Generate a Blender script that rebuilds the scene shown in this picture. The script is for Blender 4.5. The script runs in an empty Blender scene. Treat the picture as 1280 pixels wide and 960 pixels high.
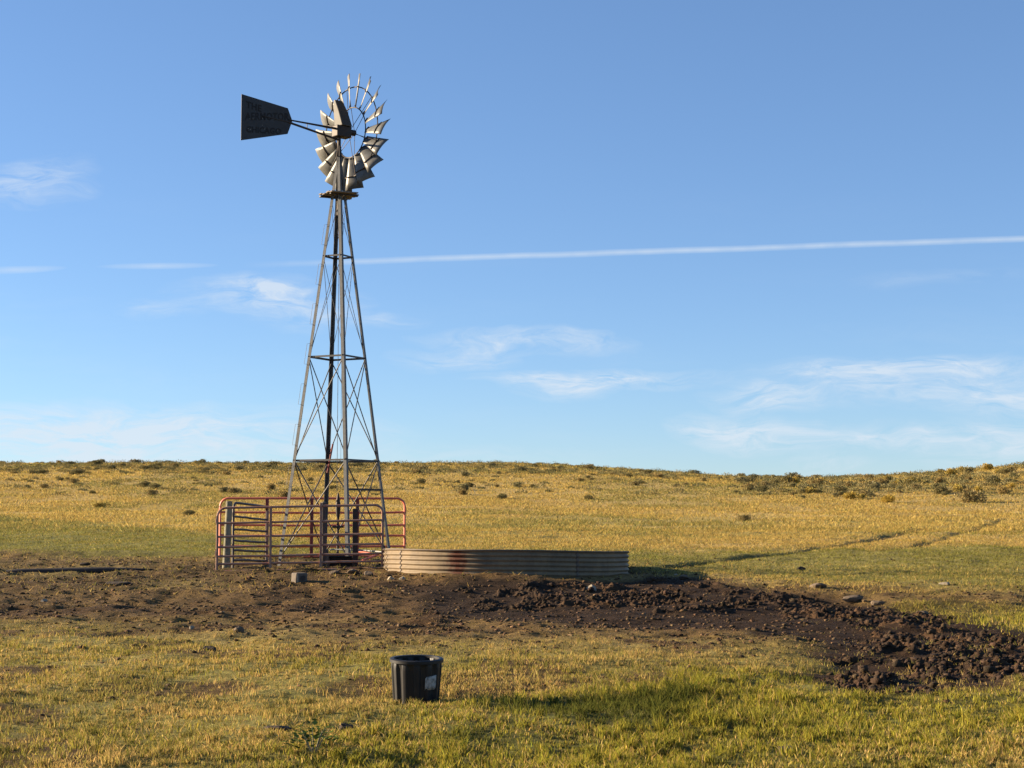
import bpy, bmesh, math, random
import numpy as np
from mathutils import Vector, Matrix

random.seed(7)
RNG = np.random.default_rng(11)
SC = bpy.context.scene
COL = SC.collection

# ------------------------------------------------------------------ camera
F_PX, W_PX, H_PX, ROW_H = 2000.0, 1280.0, 960.0, 640.0     # focal length, frame and eye level in photo pixels
CAM_Z = 1.71
PITCH = math.atan((ROW_H - H_PX / 2) / F_PX)
cam_d = bpy.data.cameras.new('camera')
cam_d.sensor_width = 36.0
cam_d.lens = 36.0 * F_PX / W_PX
cam_d.clip_start, cam_d.clip_end = 0.1, 30000.0
cam = bpy.data.objects.new('camera', cam_d)
cam.location = (0, 0, CAM_Z)
cam.rotation_euler = (math.pi / 2 + PITCH, 0, 0)
COL.objects.link(cam)
SC.camera = cam

# ------------------------------------------------------------------ light and sky
SUN_EL, SUN_AZ = math.radians(15.0), math.radians(-76.0)     # azimuth from +Y towards +X
SUN_DIR = Vector((math.sin(SUN_AZ) * math.cos(SUN_EL), math.cos(SUN_AZ) * math.cos(SUN_EL), math.sin(SUN_EL)))
sun_d = bpy.data.lights.new('sun', 'SUN')
sun_d.energy = 5.0
sun_d.angle = math.radians(0.55)
sun_d.color = (1.0, 0.80, 0.55)
sun = bpy.data.objects.new('sun', sun_d)
sun.rotation_euler = SUN_DIR.to_track_quat('Z', 'Y').to_euler()
sun.location = (-60, 15, 30)
COL.objects.link(sun)

SC.view_settings.view_transform = 'Standard'
SC.view_settings.look = 'None'
SC.view_settings.gamma = 1.0
SC.view_settings.exposure = 1.75
SC.view_settings.use_curve_mapping = False


def azel(px, row):
    u, v = (px - W_PX / 2) / F_PX, (H_PX / 2 - row) / F_PX
    y = math.cos(PITCH) - v * math.sin(PITCH)
    z = math.sin(PITCH) + v * math.cos(PITCH)
    return math.atan2(u, y), math.atan2(z, math.hypot(u, y))


world = bpy.data.worlds.new('World')
SC.world = world
world.use_nodes = True
nt = world.node_tree
nt.nodes.clear()
def N(tree, kind, **kw):
    n = tree.nodes.new(kind)
    for k, v in kw.items():
        setattr(n, k, v)
    return n
def M2(tree, op, a, b=None, clamp=False):
    n = tree.nodes.new('ShaderNodeMath'); n.operation = op; n.use_clamp = clamp
    for i, s in enumerate((a, b)):
        if s is None: continue
        if isinstance(s, (int, float)): n.inputs[i].default_value = s
        else: tree.links.new(s, n.inputs[i])
    return n.outputs[0]
sky = N(nt, 'ShaderNodeTexSky', sky_type='NISHITA', sun_disc=False)
sky.sun_elevation, sky.sun_rotation = SUN_EL, SUN_AZ % (2 * math.pi)
sky.altitude, sky.air_density, sky.dust_density, sky.ozone_density = 1700, 1.0, 0.1, 2.6
tc = N(nt, 'ShaderNodeTexCoord')
sep = N(nt, 'ShaderNodeSeparateXYZ'); nt.links.new(tc.outputs['Generated'], sep.inputs[0])
az_s = M2(nt, 'ARCTAN2', sep.outputs[0], sep.outputs[1])
el_s = M2(nt, 'ARCSINE', sep.outputs[2])
cmb = N(nt, 'ShaderNodeCombineXYZ'); nt.links.new(az_s, cmb.inputs[0]); nt.links.new(el_s, cmb.inputs[1])
warp = N(nt, 'ShaderNodeTexNoise'); warp.inputs['Scale'].default_value = 14; warp.inputs['Detail'].default_value = 3
wm = N(nt, 'ShaderNodeMapping'); wm.inputs['Scale'].default_value = (1, 2.2, 1)
nt.links.new(cmb.outputs[0], wm.inputs[0]); nt.links.new(wm.outputs[0], warp.inputs['Vector'])
wsub = N(nt, 'ShaderNodeVectorMath', operation='SUBTRACT'); wsub.inputs[1].default_value = (0.5, 0.5, 0.5)
nt.links.new(warp.outputs['Color'], wsub.inputs[0])
def warped(amt):
    sc_ = N(nt, 'ShaderNodeVectorMath', operation='MULTIPLY'); sc_.inputs[1].default_value = amt
    nt.links.new(wsub.outputs[0], sc_.inputs[0])
    ad = N(nt, 'ShaderNodeVectorMath', operation='ADD')
    nt.links.new(cmb.outputs[0], ad.inputs[0]); nt.links.new(sc_.outputs[0], ad.inputs[1])
    return ad.outputs[0]
v_cloud, v_trail = warped((0.07, 0.026, 0)), warped((0.0, 0.0016, 0))
def blob(vec, px, row, hw, hh, tilt, gain, power=1.0):
    a, e = azel(px, row)
    mp = N(nt, 'ShaderNodeMapping', vector_type='TEXTURE')
    mp.inputs['Location'].default_value = (a, e, 0)
    mp.inputs['Rotation'].default_value = (0, 0, tilt)
    mp.inputs['Scale'].default_value = (hw / F_PX, hh / F_PX, 1)
    nt.links.new(vec, mp.inputs[0])
    g = N(nt, 'ShaderNodeTexGradient', gradient_type='SPHERICAL')
    nt.links.new(mp.outputs[0], g.inputs[0])
    o = g.outputs['Fac']
    if power != 1.0: o = M2(nt, 'POWER', o, power)
    return M2(nt, 'MULTIPLY', o, gain)
tot = None
for args in [(345, 375, 150, 34, -0.12, 1.0), (330, 358, 80, 12, -0.1, 0.8), (470, 395, 70, 12, -0.05, 0.5), (660, 425, 160, 16, -0.03, 1.1), (570, 445, 90, 22, 0.0, 0.8),
             (745, 472, 180, 17, 0.02, 1.35), (700, 482, 90, 22, 0.0, 0.8), (1090, 480, 210, 40, 0.0, 0.85), (1150, 458, 220, 16, 0.03, 1.0), (950, 497, 80, 22, -0.1, 1.1),
             (920, 540, 115, 30, -0.08, 1.5), (1090, 550, 180, 22, 0.02, 1.0), (1270, 560, 140, 44, 0.0, 1.1), (1270, 490, 150, 28, 0, 0.8),
             (40, 228, 90, 32, 0.18, 0.95), (200, 385, 70, 18, 0.0, 0.45), (170, 552, 350, 58, 0.02, 1.6), (60, 540, 260, 36, 0.0, 0.7), (560, 575, 260, 22, 0, 0.35),
             (1040, 580, 60, 14, 0, 0.7), (1180, 345, 120, 14, 0.05, 0.2), (1460, 500, 260, 50, 0.03, 0.8), (-240, 420, 260, 40, 0.05, 0.6)]:
    b = blob(v_cloud, *args)
    tot = b if tot is None else M2(nt, 'ADD', tot, b)
# a thin, wide veil that continues all round the horizon
band = N(nt, 'ShaderNodeTexNoise'); band.inputs['Scale'].default_value = 5; band.inputs['Detail'].default_value = 6
bm_ = N(nt, 'ShaderNodeMapping'); bm_.inputs['Scale'].default_value = (1, 6, 1)
nt.links.new(cmb.outputs[0], bm_.inputs[0]); nt.links.new(bm_.outputs[0], band.inputs['Vector'])
veil = M2(nt, 'MULTIPLY', M2(nt, 'SUBTRACT', band.outputs[0], 0.5, True), 0.7)
low = N(nt, 'ShaderNodeMapRange'); low.inputs['From Min'].default_value = 0.0; low.inputs['From Max'].default_value = 0.22
low.inputs['To Min'].default_value = 1.0; low.inputs['To Max'].default_value = 0.0
nt.links.new(el_s, low.inputs['Value'])
tot = M2(nt, 'ADD', tot, M2(nt, 'MULTIPLY', veil, low.outputs[0]))
streak = N(nt, 'ShaderNodeTexNoise'); streak.inputs['Scale'].default_value = 26; streak.inputs['Detail'].default_value = 11; streak.inputs['Roughness'].default_value = 0.68; streak.inputs['Distortion'].default_value = 0.5
sm = N(nt, 'ShaderNodeMapping'); sm.inputs['Scale'].default_value = (1, 4.6, 1); sm.inputs['Rotation'].default_value = (0, 0, -0.05)
nt.links.new(v_cloud, sm.inputs[0]); nt.links.new(sm.outputs[0], streak.inputs['Vector'])
st = M2(nt, 'MULTIPLY', M2(nt, 'SUBTRACT', streak.outputs[0], 0.36, True), 4.2)
cloud = M2(nt, 'MULTIPLY', tot, st)
tr = None
def trail(p0, p1, hh, gain, power):
    a0, e0 = azel(*p0); a1, e1 = azel(*p1)
    mp = N(nt, 'ShaderNodeMapping', vector_type='TEXTURE')
    mp.inputs['Location'].default_value = ((a0 + a1) / 2, (e0 + e1) / 2, 0)
    mp.inputs['Rotation'].default_value = (0, 0, math.atan2(e1 - e0, a1 - a0))
    mp.inputs['Scale'].default_value = (math.hypot(a1 - a0, e1 - e0) / 2, hh / F_PX, 1)
    nt.links.new(v_trail, mp.inputs[0])
    g = N(nt, 'ShaderNodeTexGradient', gradient_type='SPHERICAL'); nt.links.new(mp.outputs[0], g.inputs[0])
    return M2(nt, 'MULTIPLY', M2(nt, 'POWER', g.outputs['Fac'], power), gain)
for args in [((120, 333.5), (275, 331), 4.2, 0.8, 0.75), ((-60, 340), (85, 334.5), 5.0, 0.85, 0.75)]:
    b = trail(*args)
    tr = b if tr is None else M2(nt, 'ADD', tr, b)
# the long trail lies on a great circle: tan(el) = A sin(az) + B cos(az)
(a0_, e0_), (a1_, e1_) = azel(330, 330.5), azel(1280, 298.5)
gA, gB = np.linalg.solve([[math.sin(a0_), math.cos(a0_)], [math.sin(a1_), math.cos(a1_)]], [math.tan(e0_), math.tan(e1_)])
sep2 = N(nt, 'ShaderNodeSeparateXYZ'); nt.links.new(v_trail, sep2.inputs[0])
off_ = M2(nt, 'SUBTRACT', M2(nt, 'TANGENT', sep2.outputs[1]), M2(nt, 'ADD', M2(nt, 'MULTIPLY', M2(nt, 'SINE', sep2.outputs[0]), float(gA)), M2(nt, 'MULTIPLY', M2(nt, 'COSINE', sep2.outputs[0]), float(gB))))
core = M2(nt, 'SUBTRACT', 1.0, M2(nt, 'DIVIDE', M2(nt, 'ABSOLUTE', off_), 4.6 / F_PX), True)
fade = N(nt, 'ShaderNodeMapRange', interpolation_type='SMOOTHSTEP'); nt.links.new(sep2.outputs[0], fade.inputs['Value'])
fade.inputs['From Min'].default_value = azel(300, 331)[0]; fade.inputs['From Max'].default_value = azel(560, 323)[0]
fade.inputs['To Min'].default_value = 0.0; fade.inputs['To Max'].default_value = 1.0
end_ = N(nt, 'ShaderNodeMapRange', interpolation_type='SMOOTHSTEP'); nt.links.new(sep2.outputs[0], end_.inputs['Value'])
end_.inputs['From Min'].default_value = 0.6; end_.inputs['From Max'].default_value = 1.2; end_.inputs['To Min'].default_value = 1.0; end_.inputs['To Max'].default_value = 0.0
tr = M2(nt, 'ADD', tr, M2(nt, 'MULTIPLY', M2(nt, 'MULTIPLY', M2(nt, 'POWER', core, 0.8), end_.outputs[0]), M2(nt, 'POWER', fade.outputs[0], 0.6)))
tnoise = N(nt, 'ShaderNodeTexNoise'); tnoise.inputs['Scale'].default_value = 60; tnoise.inputs['Detail'].default_value = 3
nt.links.new(cmb.outputs[0], tnoise.inputs['Vector'])
tr = M2(nt, 'MULTIPLY', tr, M2(nt, 'ADD', M2(nt, 'MULTIPLY', tnoise.outputs[0], 0.7), 0.3))
fac = M2(nt, 'MULTIPLY', M2(nt, 'ADD', cloud, tr), 0.72, True)
fac = M2(nt, 'MINIMUM', fac, 0.75)
mixw = N(nt, 'ShaderNodeMix', data_type='RGBA'); mixw.inputs['B'].default_value = (3.7, 4.1, 4.55, 1)
gam = N(nt, 'ShaderNodeGamma'); gam.inputs['Gamma'].default_value = 0.75
nt.links.new(sky.outputs[0], gam.inputs['Color'])
tint = N(nt, 'ShaderNodeVectorMath', operation='MULTIPLY'); tint.inputs[1].default_value = (0.86, 1.05, 1.33)
nt.links.new(gam.outputs[0], tint.inputs[0])
nt.links.new(fac, mixw.inputs['Factor']); nt.links.new(tint.outputs[0], mixw.inputs['A'])
bg = N(nt, 'ShaderNodeBackground'); bg.inputs['Strength'].default_value = 0.0597
nt.links.new(mixw.outputs['Result'], bg.inputs['Color'])
wo = N(nt, 'ShaderNodeOutputWorld'); nt.links.new(bg.outputs[0], wo.inputs[0])

# ------------------------------------------------------------------ noise and terrain functions
def _hash(ix, iy, seed):
    h = (ix.astype(np.int64) * 374761393 + iy.astype(np.int64) * 668265263 + seed * 974711) & 0xffffffff
    h = ((h ^ (h >> 13)) * 1274126177) & 0xffffffff
    return ((h ^ (h >> 16)) & 0xffff) / 65535.0
def vnoise(x, y, seed=0):
    ix, iy = np.floor(x), np.floor(y)
    fx, fy = x - ix, y - iy
    fx, fy = fx * fx * (3 - 2 * fx), fy * fy * (3 - 2 * fy)
    a, b = _hash(ix, iy, seed), _hash(ix + 1, iy, seed)
    c, d = _hash(ix, iy + 1, seed), _hash(ix + 1, iy + 1, seed)
    return (a * (1 - fx) + b * fx) * (1 - fy) + (c * (1 - fx) + d * fx) * fy
def fbm(x, y, seed=0, octs=4):
    s, amp, tot_ = 0.0, 1.0, 0.0
    for o in range(octs):
        s = s + amp * vnoise(x * 2 ** o + 17.3 * o, y * 2 ** o - 9.1 * o, seed + o)
        tot_ += amp; amp *= 0.5
    return s / tot_
def cells(x, y, seed):
    """distance to the nearest random point of a unit grid, and that point's own random number"""
    ix, iy = np.floor(x), np.floor(y); best = np.full(x.shape, 9.0); rid = np.zeros(x.shape)
    for i in (-1, 0, 1):
        for j in (-1, 0, 1):
            cx, cy = ix + i, iy + j
            d = np.hypot(cx + _hash(cx, cy, seed) - x, cy + _hash(cx, cy, seed + 1) - y)
            m_ = d < best; best = np.where(m_, d, best); rid = np.where(m_, _hash(cx, cy, seed + 2), rid)
    return best, rid
def sstep(v, a, b):
    t = np.clip((v - a) / (b - a), 0, 1)
    return t * t * (3 - 2 * t)

_py = np.array([-400, -60, 0, 10, 15, 18.5, 23, 27, 31, 33, 36, 40, 42, 45, 55, 70, 85, 100, 120, 140, 156, 166, 178, 200, 260, 400, 6000.])
_pz = np.array([.5, .3, .03, 0, 0, 0, 0, .04, .22, .31, .36, .50, .57, .68, .93, 1.25, 1.75, 2.5, 3.8, 5.2, 6.32, 6.72, 6.7, 5.8, 3, 2, 2.])
_gy = np.linspace(-400, 500, 9001)
_gz = np.interp(_gy, _py, _pz)
_k = np.exp(-np.linspace(-2.5, 2.5, 61) ** 2); _k /= _k.sum()
_gz = np.convolve(np.pad(_gz, 30, mode='edge'), _k, mode='valid')

def Hbase(x, y):
    x, y = np.asarray(x, float), np.asarray(y, float)
    z = np.interp(y, _gy, _gz)
    z = z - 1.75 * sstep(x, -2, 32) * sstep(y, 105, 158)
    z = z + 2.9 * np.exp(-((x - 60) / 26) ** 2 - ((y - 132) / 24) ** 2)
    z = z + 0.25 * (fbm(x / 22, y / 22, 5, 2) - .5) * sstep(y, 60, 120)
    z = z + 0.08 * np.exp(-((x + 1.5) / 4) ** 2 - ((y - 35) / 3) ** 2)
    z = z + 0.16 * np.exp(-((x + .3) / 1.7) ** 2 - ((y - 32.6) / .9) ** 2)
    return z

def ray(px, row, d):
    """world point on the ray through photo pixel (px, row) at distance d along +Y"""
    u, v = (px - W_PX / 2) / F_PX, (H_PX / 2 - row) / F_PX
    y = math.cos(PITCH) - v * math.sin(PITCH)
    z = math.sin(PITCH) + v * math.cos(PITCH)
    return Vector((u * d / y, d, CAM_Z + z * d / y))
def at(px, row):
    """ground point seen at photo pixel (px, row)"""
    ds = np.concatenate([np.linspace(4, 60, 1500), np.linspace(60, 175, 900)])
    u, v = (px - W_PX / 2) / F_PX, (H_PX / 2 - row) / F_PX
    yy = math.cos(PITCH) - v * math.sin(PITCH); zz = math.sin(PITCH) + v * math.cos(PITCH)
    xs, zs = u * ds / yy, CAM_Z + zz * ds / yy
    below = zs <= Hbase(xs, ds)
    i = int(np.argmax(below)) if below.any() else len(ds) - 1
    return np.array([xs[i], ds[i]])
def poly(*pts): return np.array([at(*p) for p in pts])

P_DIRT = poly((-400, 688), (0, 690), (260, 697), (420, 700), (520, 701), (800, 705), (860, 713), (1000, 726), (1150, 736), (1400, 742), (1400, 760), (1200, 760), (1120, 780), (1080, 818), (900, 806), (700, 796), (450, 802), (250, 795), (0, 786), (-400, 780))
P_MUD = poly((470, 729), (640, 717), (840, 721), (960, 737), (1080, 756), (1140, 770), (1280, 786), (1500, 800), (1500, 866), (1280, 858), (1140, 866), (1060, 852), (1010, 824), (960, 794), (860, 786), (700, 774), (560, 764), (480, 742))
P_CLOD = poly((530, 730), (640, 722), (840, 722), (960, 737), (1080, 754), (1140, 770), (1280, 786), (1500, 800), (1500, 866), (1280, 858), (1140, 866), (1060, 850), (1030, 812), (1030, 776), (960, 756), (860, 762), (700, 764), (560, 756))
P_GRN = poly((350, 1040), (400, 925), (540, 882), (640, 872), (760, 866), (840, 846), (960, 838), (1050, 860), (1150, 868), (1400, 864), (1400, 905), (1230, 925), (1100, 975), (1000, 1100), (400, 1100))
P_GRR = poly((1110, 752), (1400, 756), (1400, 800), (1250, 788), (1130, 770))
P_SHADOW_GRASS = [poly((600, 883), (700, 876), (800, 870), (880, 868), (905, 884), (850, 900), (740, 908), (640, 898)), poly((520, 925), (600, 912), (640, 925), (560, 940)), poly((980, 842), (1040, 838), (1070, 856), (1010, 862))]  # dark green grass, with the tub's shadow streaks painted into its colour
P_GRL = poly((-500, 640), (0, 645), (130, 655), (270, 667), (420, 680), (520, 690), (480, 704), (260, 697), (0, 691), (-500, 688))
P_GRM = poly((620, 690), (860, 690), (1100, 685), (1500, 680), (1500, 745), (1280, 742), (1000, 727), (860, 714), (620, 706))

def sdf(p, x, y):
    """signed distance, positive inside"""
    n = len(p); d = np.full(x.shape, 1e18); s = np.ones(x.shape, bool)
    for i in range(n):
        a, b = p[i], p[i - 1]
        e = b - a; wx, wy = x - a[0], y - a[1]
        t = np.clip((wx * e[0] + wy * e[1]) / (e @ e + 1e-12), 0, 1)
        dx, dy = wx - e[0] * t, wy - e[1] * t
        d = np.minimum(d, dx * dx + dy * dy)
        c1, c2, c3 = y >= a[1], y < b[1], e[0] * wy > e[1] * wx
        s = np.where((c1 & c2 & c3) | (~c1 & ~c2 & ~c3), ~s, s)
    return np.where(s, -1, 1) * np.sqrt(d)
def zone(p, x, y, soft, rag, seed):
    n = (fbm(x / (rag * 2.2), y / (rag * 3.5), seed, 4) - .5) * 2
    return sstep(sdf(p, x, y) + n * rag * 1.6, -soft, soft)
def zones(x, y):
    dirt = zone(P_DIRT, x, y, 2.4, 1.5, 21)
    mud = zone(P_MUD, x, y, .5, .8, 31)
    clod = zone(P_CLOD, x, y, .45, .75, 35) * sstep(fbm(x / .7, y / .9, 37, 3) + .25 * sstep(30 - y, -4, 4) * 0, .30, .40)
    grn = np.maximum(zone(P_GRN, x, y, .6, .5, 41), zone(P_GRR, x, y, .6, .6, 43))
    grl = np.maximum(zone(P_GRL, x, y, 1.2, .8, 51), .85 * zone(P_GRM, x, y, 2.0, 1.5, 53))
    return dirt, mud, clod, grn, grl

TRAILS = [poly((840, 709), (880, 703), (920, 699), (985, 691), (1045, 682), (1100, 673), (1152, 661)),
          poly((1090, 690), (1130, 684), (1170, 677), (1195, 667), (1225, 661), (1255, 648)),
          poly((1040, 680), (1110, 674), (1160, 664), (1210, 656))]
TR_W = [1.0, .9, .35]
def trail_d(x, y):
    best = np.full(x.shape, 0.0)
    for p, w in zip(TRAILS, TR_W):
        d = np.full(x.shape, 1e9)
        for a, b in zip(p[:-1], p[1:]):
            e = b - a
            t = np.clip(((x - a[0]) * e[0] + (y - a[1]) * e[1]) / (e @ e), 0, 1)
            d = np.minimum(d, np.hypot(x - a[0] - e[0] * t, y - a[1] - e[1] * t))
        d = d + (vnoise(x * 1.3, y * .5, 77) - .5) * .35
        best = np.maximum(best, w * np.exp(-(np.maximum(d, 0) / .22) ** 2) * sstep(vnoise(x * .35, y * .2, 79), .0, .22))
    return best

def H(x, y, full=None):
    x, y = np.asarray(x, float), np.asarray(y, float)
    x, y = np.broadcast_arrays(x, y)
    shp = x.shape; x, y = x.ravel(), y.ravel()
    z = Hbase(x, y)
    dirt, mud, clod, grn, grl = zones(x, y)
    near = 1 - sstep(y, 60, 110)
    z = z + near * (.15 * (fbm(x / 1.9, y / 1.9, 61, 3) - .5) + .075 * (fbm(x / .5, y / .5, 62, 2) - .5))
    z = z + dirt * (1 - mud) * .07 * (fbm(x / .42, y / .42, 63, 3) - .5)
    z = z + mud * (-.05 + .07 * (fbm(x / .5, y / .5, 65, 3) - .5)) + clod * (.14 * (fbm(x / .42, y / .42, 67, 4) - .48) + .06 * (fbm(x / .13, y / .13, 69, 2) - .5)) * sstep(40 - y, 0, 4)
    nd = (dirt > .05) & (y < 45)
    if nd.any():
        f, q = cells(x[nd] / .42, y[nd] / .42, 301); f2, q2 = cells(x[nd] / .9, y[nd] / .7, 311)
        z[nd] += dirt[nd] * (1 - mud[nd]) * (-.08 * q * np.exp(-(f / .28) ** 2) - .10 * sstep(q2, .55, 1) * np.exp(-(f2 / .3) ** 2))
    z = z - .09 * trail_d(x, y)
    return z.reshape(shp)
def h1(x, y): return float(H(np.array([x]), np.array([y]))[0])

# ------------------------------------------------------------------ materials
def mat(name, color, rough=.8, metal=0.0, noise=None, bump=None, spec=.3, ramp=None):
    m = bpy.data.materials.new(name); m.use_nodes = True
    t = m.node_tree; b = t.nodes['Principled BSDF']
    b.inputs['Base Color'].default_value = (*color, 1); b.inputs['Roughness'].default_value = rough
    b.inputs['Metallic'].default_value = metal; b.inputs['Specular IOR Level'].default_value = spec
    co = N(t, 'ShaderNodeTexCoord')
    if noise:
        scale, c2, lo, hi = noise
        n = N(t, 'ShaderNodeTexNoise'); n.inputs['Scale'].default_value = scale; n.inputs['Detail'].default_value = 7; n.inputs['Roughness'].default_value = .65
        t.links.new(co.outputs['Object'], n.inputs['Vector'])
        r = N(t, 'ShaderNodeMapRange'); r.inputs['From Min'].default_value = lo; r.inputs['From Max'].default_value = hi
        t.links.new(n.outputs[0], r.inputs['Value'])
        mx = N(t, 'ShaderNodeMix', data_type='RGBA'); mx.inputs['A'].default_value = (*color, 1); mx.inputs['B'].default_value = (*c2, 1)
        t.links.new(r.outputs[0], mx.inputs['Factor']); t.links.new(mx.outputs['Result'], b.inputs['Base Color'])
    if bump:
        n = N(t, 'ShaderNodeTexNoise'); n.inputs['Scale'].default_value = bump[0]; n.inputs['Detail'].default_value = 6
        t.links.new(co.outputs['Object'], n.inputs['Vector'])
        bp = N(t, 'ShaderNodeBump'); bp.inputs['Strength'].default_value = bump[1]; bp.inputs['Distance'].default_value = bump[2]
        t.links.new(n.outputs[0], bp.inputs['Height']); t.links.new(bp.outputs[0], b.inputs['Normal'])
    return m

def mat_ground():
    m = bpy.data.materials.new('prairie_ground'); m.use_nodes = True
    t = m.node_tree; b = t.nodes['Principled BSDF']; b.inputs['Roughness'].default_value = .95; b.inputs['Specular IOR Level'].default_value = .1
    co = N(t, 'ShaderNodeTexCoord')
    at_ = N(t, 'ShaderNodeAttribute', attribute_name='Col')
    prod = None
    for scale, lo, hi in ((1.3, .72, 1.28), (7.0, .55, 1.5), (38.0, .55, 1.5)):
        n = N(t, 'ShaderNodeTexNoise'); n.inputs['Scale'].default_value = scale; n.inputs['Detail'].default_value = 5; n.inputs['Roughness'].default_value = .7
        t.links.new(co.outputs['Object'], n.inputs['Vector'])
        r = N(t, 'ShaderNodeMapRange'); r.inputs['From Min'].default_value = .3; r.inputs['From Max'].default_value = .7
        r.inputs['To Min'].default_value = lo; r.inputs['To Max'].default_value = hi
        t.links.new(n.outputs[0], r.inputs['Value'])
        prod = r.outputs[0] if prod is None else M2(t, 'MULTIPLY', prod, r.outputs[0])
    vm = N(t, 'ShaderNodeVectorMath', operation='SCALE')
    t.links.new(at_.outputs['Color'], vm.inputs[0]); t.links.new(prod, vm.inputs['Scale'])
    t.links.new(vm.outputs[0], b.inputs['Base Color'])
    n = N(t, 'ShaderNodeTexNoise'); n.inputs['Scale'].default_value = 9; n.inputs['Detail'].default_value = 9; n.inputs['Roughness'].default_value = .72
    t.links.new(co.outputs['Object'], n.inputs['Vector'])
    bp = N(t, 'ShaderNodeBump'); bp.inputs['Strength'].default_value = .8; bp.inputs['Distance'].default_value = .09
    t.links.new(n.outputs[0], bp.inputs['Height']); t.links.new(bp.outputs[0], b.inputs['Normal'])
    return m
def mat_leaf(name, trans=.35):
    m = bpy.data.materials.new(name); m.use_nodes = True
    t = m.node_tree; t.nodes.clear()
    at_ = N(t, 'ShaderNodeAttribute', attribute_name='Col')
    d = N(t, 'ShaderNodeBsdfDiffuse'); tr_ = N(t, 'ShaderNodeBsdfTranslucent'); mx = N(t, 'ShaderNodeMixShader'); mx.inputs[0].default_value = trans
    t.links.new(at_.outputs['Color'], d.inputs[0]); t.links.new(at_.outputs['Color'], tr_.inputs[0])
    t.links.new(d.outputs[0], mx.inputs[1]); t.links.new(tr_.outputs[0], mx.inputs[2])
    o = N(t, 'ShaderNodeOutputMaterial'); t.links.new(mx.outputs[0], o.inputs[0])
    return m
def mat_attr(name, rough=.95, bump=None):
    m = bpy.data.materials.new(name); m.use_nodes = True
    t = m.node_tree; b = t.nodes['Principled BSDF']; b.inputs['Roughness'].default_value = rough; b.inputs['Specular IOR Level'].default_value = .15
    at_ = N(t, 'ShaderNodeAttribute', attribute_name='Col'); co = N(t, 'ShaderNodeTexCoord')
    n = N(t, 'ShaderNodeTexNoise'); n.inputs['Scale'].default_value = 40; n.inputs['Detail'].default_value = 5
    t.links.new(co.outputs['Object'], n.inputs['Vector'])
    vm = N(t, 'ShaderNodeVectorMath', operation='SCALE')
    t.links.new(at_.outputs['Color'], vm.inputs[0]); t.links.new(M2(t, 'ADD', M2(t, 'MULTIPLY', n.outputs[0], 1.2), .4), vm.inputs['Scale'])
    t.links.new(vm.outputs[0], b.inputs['Base Color'])
    if bump:
        bp = N(t, 'ShaderNodeBump'); bp.inputs['Strength'].default_value = bump[0]; bp.inputs['Distance'].default_value = bump[1]
        t.links.new(n.outputs[0], bp.inputs['Height']); t.links.new(bp.outputs[0], b.inputs['Normal'])
    return m

def mat_tank():
    m = mat('tank_steel', (.20, .16, .11), .62, .0, spec=.2)
    t = m.node_tree; b = t.nodes['Principled BSDF']; co = N(t, 'ShaderNodeTexCoord')
    def noi(scale, det, vec=None):
        n = N(t, 'ShaderNodeTexNoise'); n.inputs['Scale'].default_value = scale; n.inputs['Detail'].default_value = det; n.inputs['Roughness'].default_value = .7
        t.links.new(vec or co.outputs['Object'], n.inputs['Vector']); return n.outputs[0]
    def rng(v, a, c, lo=0., hi=1.):
        r = N(t, 'ShaderNodeMapRange'); r.inputs['From Min'].default_value = a; r.inputs['From Max'].default_value = c; r.inputs['To Min'].default_value = lo; r.inputs['To Max'].default_value = hi
        t.links.new(v, r.inputs['Value']); return r.outputs[0]
    def mix(f, a, c):
        x = N(t, 'ShaderNodeMix', data_type='RGBA'); t.links.new(f, x.inputs['Factor'])
        for k, v in (('A', a), ('B', c)):
            if isinstance(v, tuple): x.inputs[k].default_value = (*v, 1)
            else: t.links.new(v, x.inputs[k])
        return x.outputs['Result']
    c = mix(rng(noi(3, 6), .35, .7), (.225, .165, .096), (.13, .098, .064))
    c = mix(rng(noi(26, 8), .58, .74), c, (.16, .075, .03))
    sp = N(t, 'ShaderNodeSeparateXYZ'); t.links.new(co.outputs['Object'], sp.inputs[0])
    ang = M2(t, 'ARCTAN2', sp.outputs[0], M2(t, 'MULTIPLY', sp.outputs[1], -1.0))       # 0 towards -Y
    wob = M2(t, 'MULTIPLY', M2(t, 'SUBTRACT', noi(9, 7), .5), .26)
    st_ = M2(t, 'SUBTRACT', 1.0, rng(M2(t, 'ABSOLUTE', M2(t, 'ADD', M2(t, 'SUBTRACT', ang, math.radians(-22.0)), wob)), .025, .10))
    c = mix(M2(t, 'MULTIPLY', st_, rng(noi(34, 6), .25, .55, .45, 1.0)), c, (.095, .027, .014))
    run = N(t, 'ShaderNodeMapping'); run.inputs['Scale'].default_value = (9, 9, .6); t.links.new(co.outputs['Object'], run.inputs[0])
    c = mix(M2(t, 'MULTIPLY', rng(noi(1.0, 6, run.outputs[0]), .56, .72), .55), c, (.10, .055, .03))
    c = mix(M2(t, 'MULTIPLY', rng(M2(t, 'ADD', sp.outputs[2], M2(t, 'MULTIPLY', noi(5, 5), .2)), .34, .24), .7), c, (.14, .08, .04))
    t.links.new(c, b.inputs['Base Color'])
    return m

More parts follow.
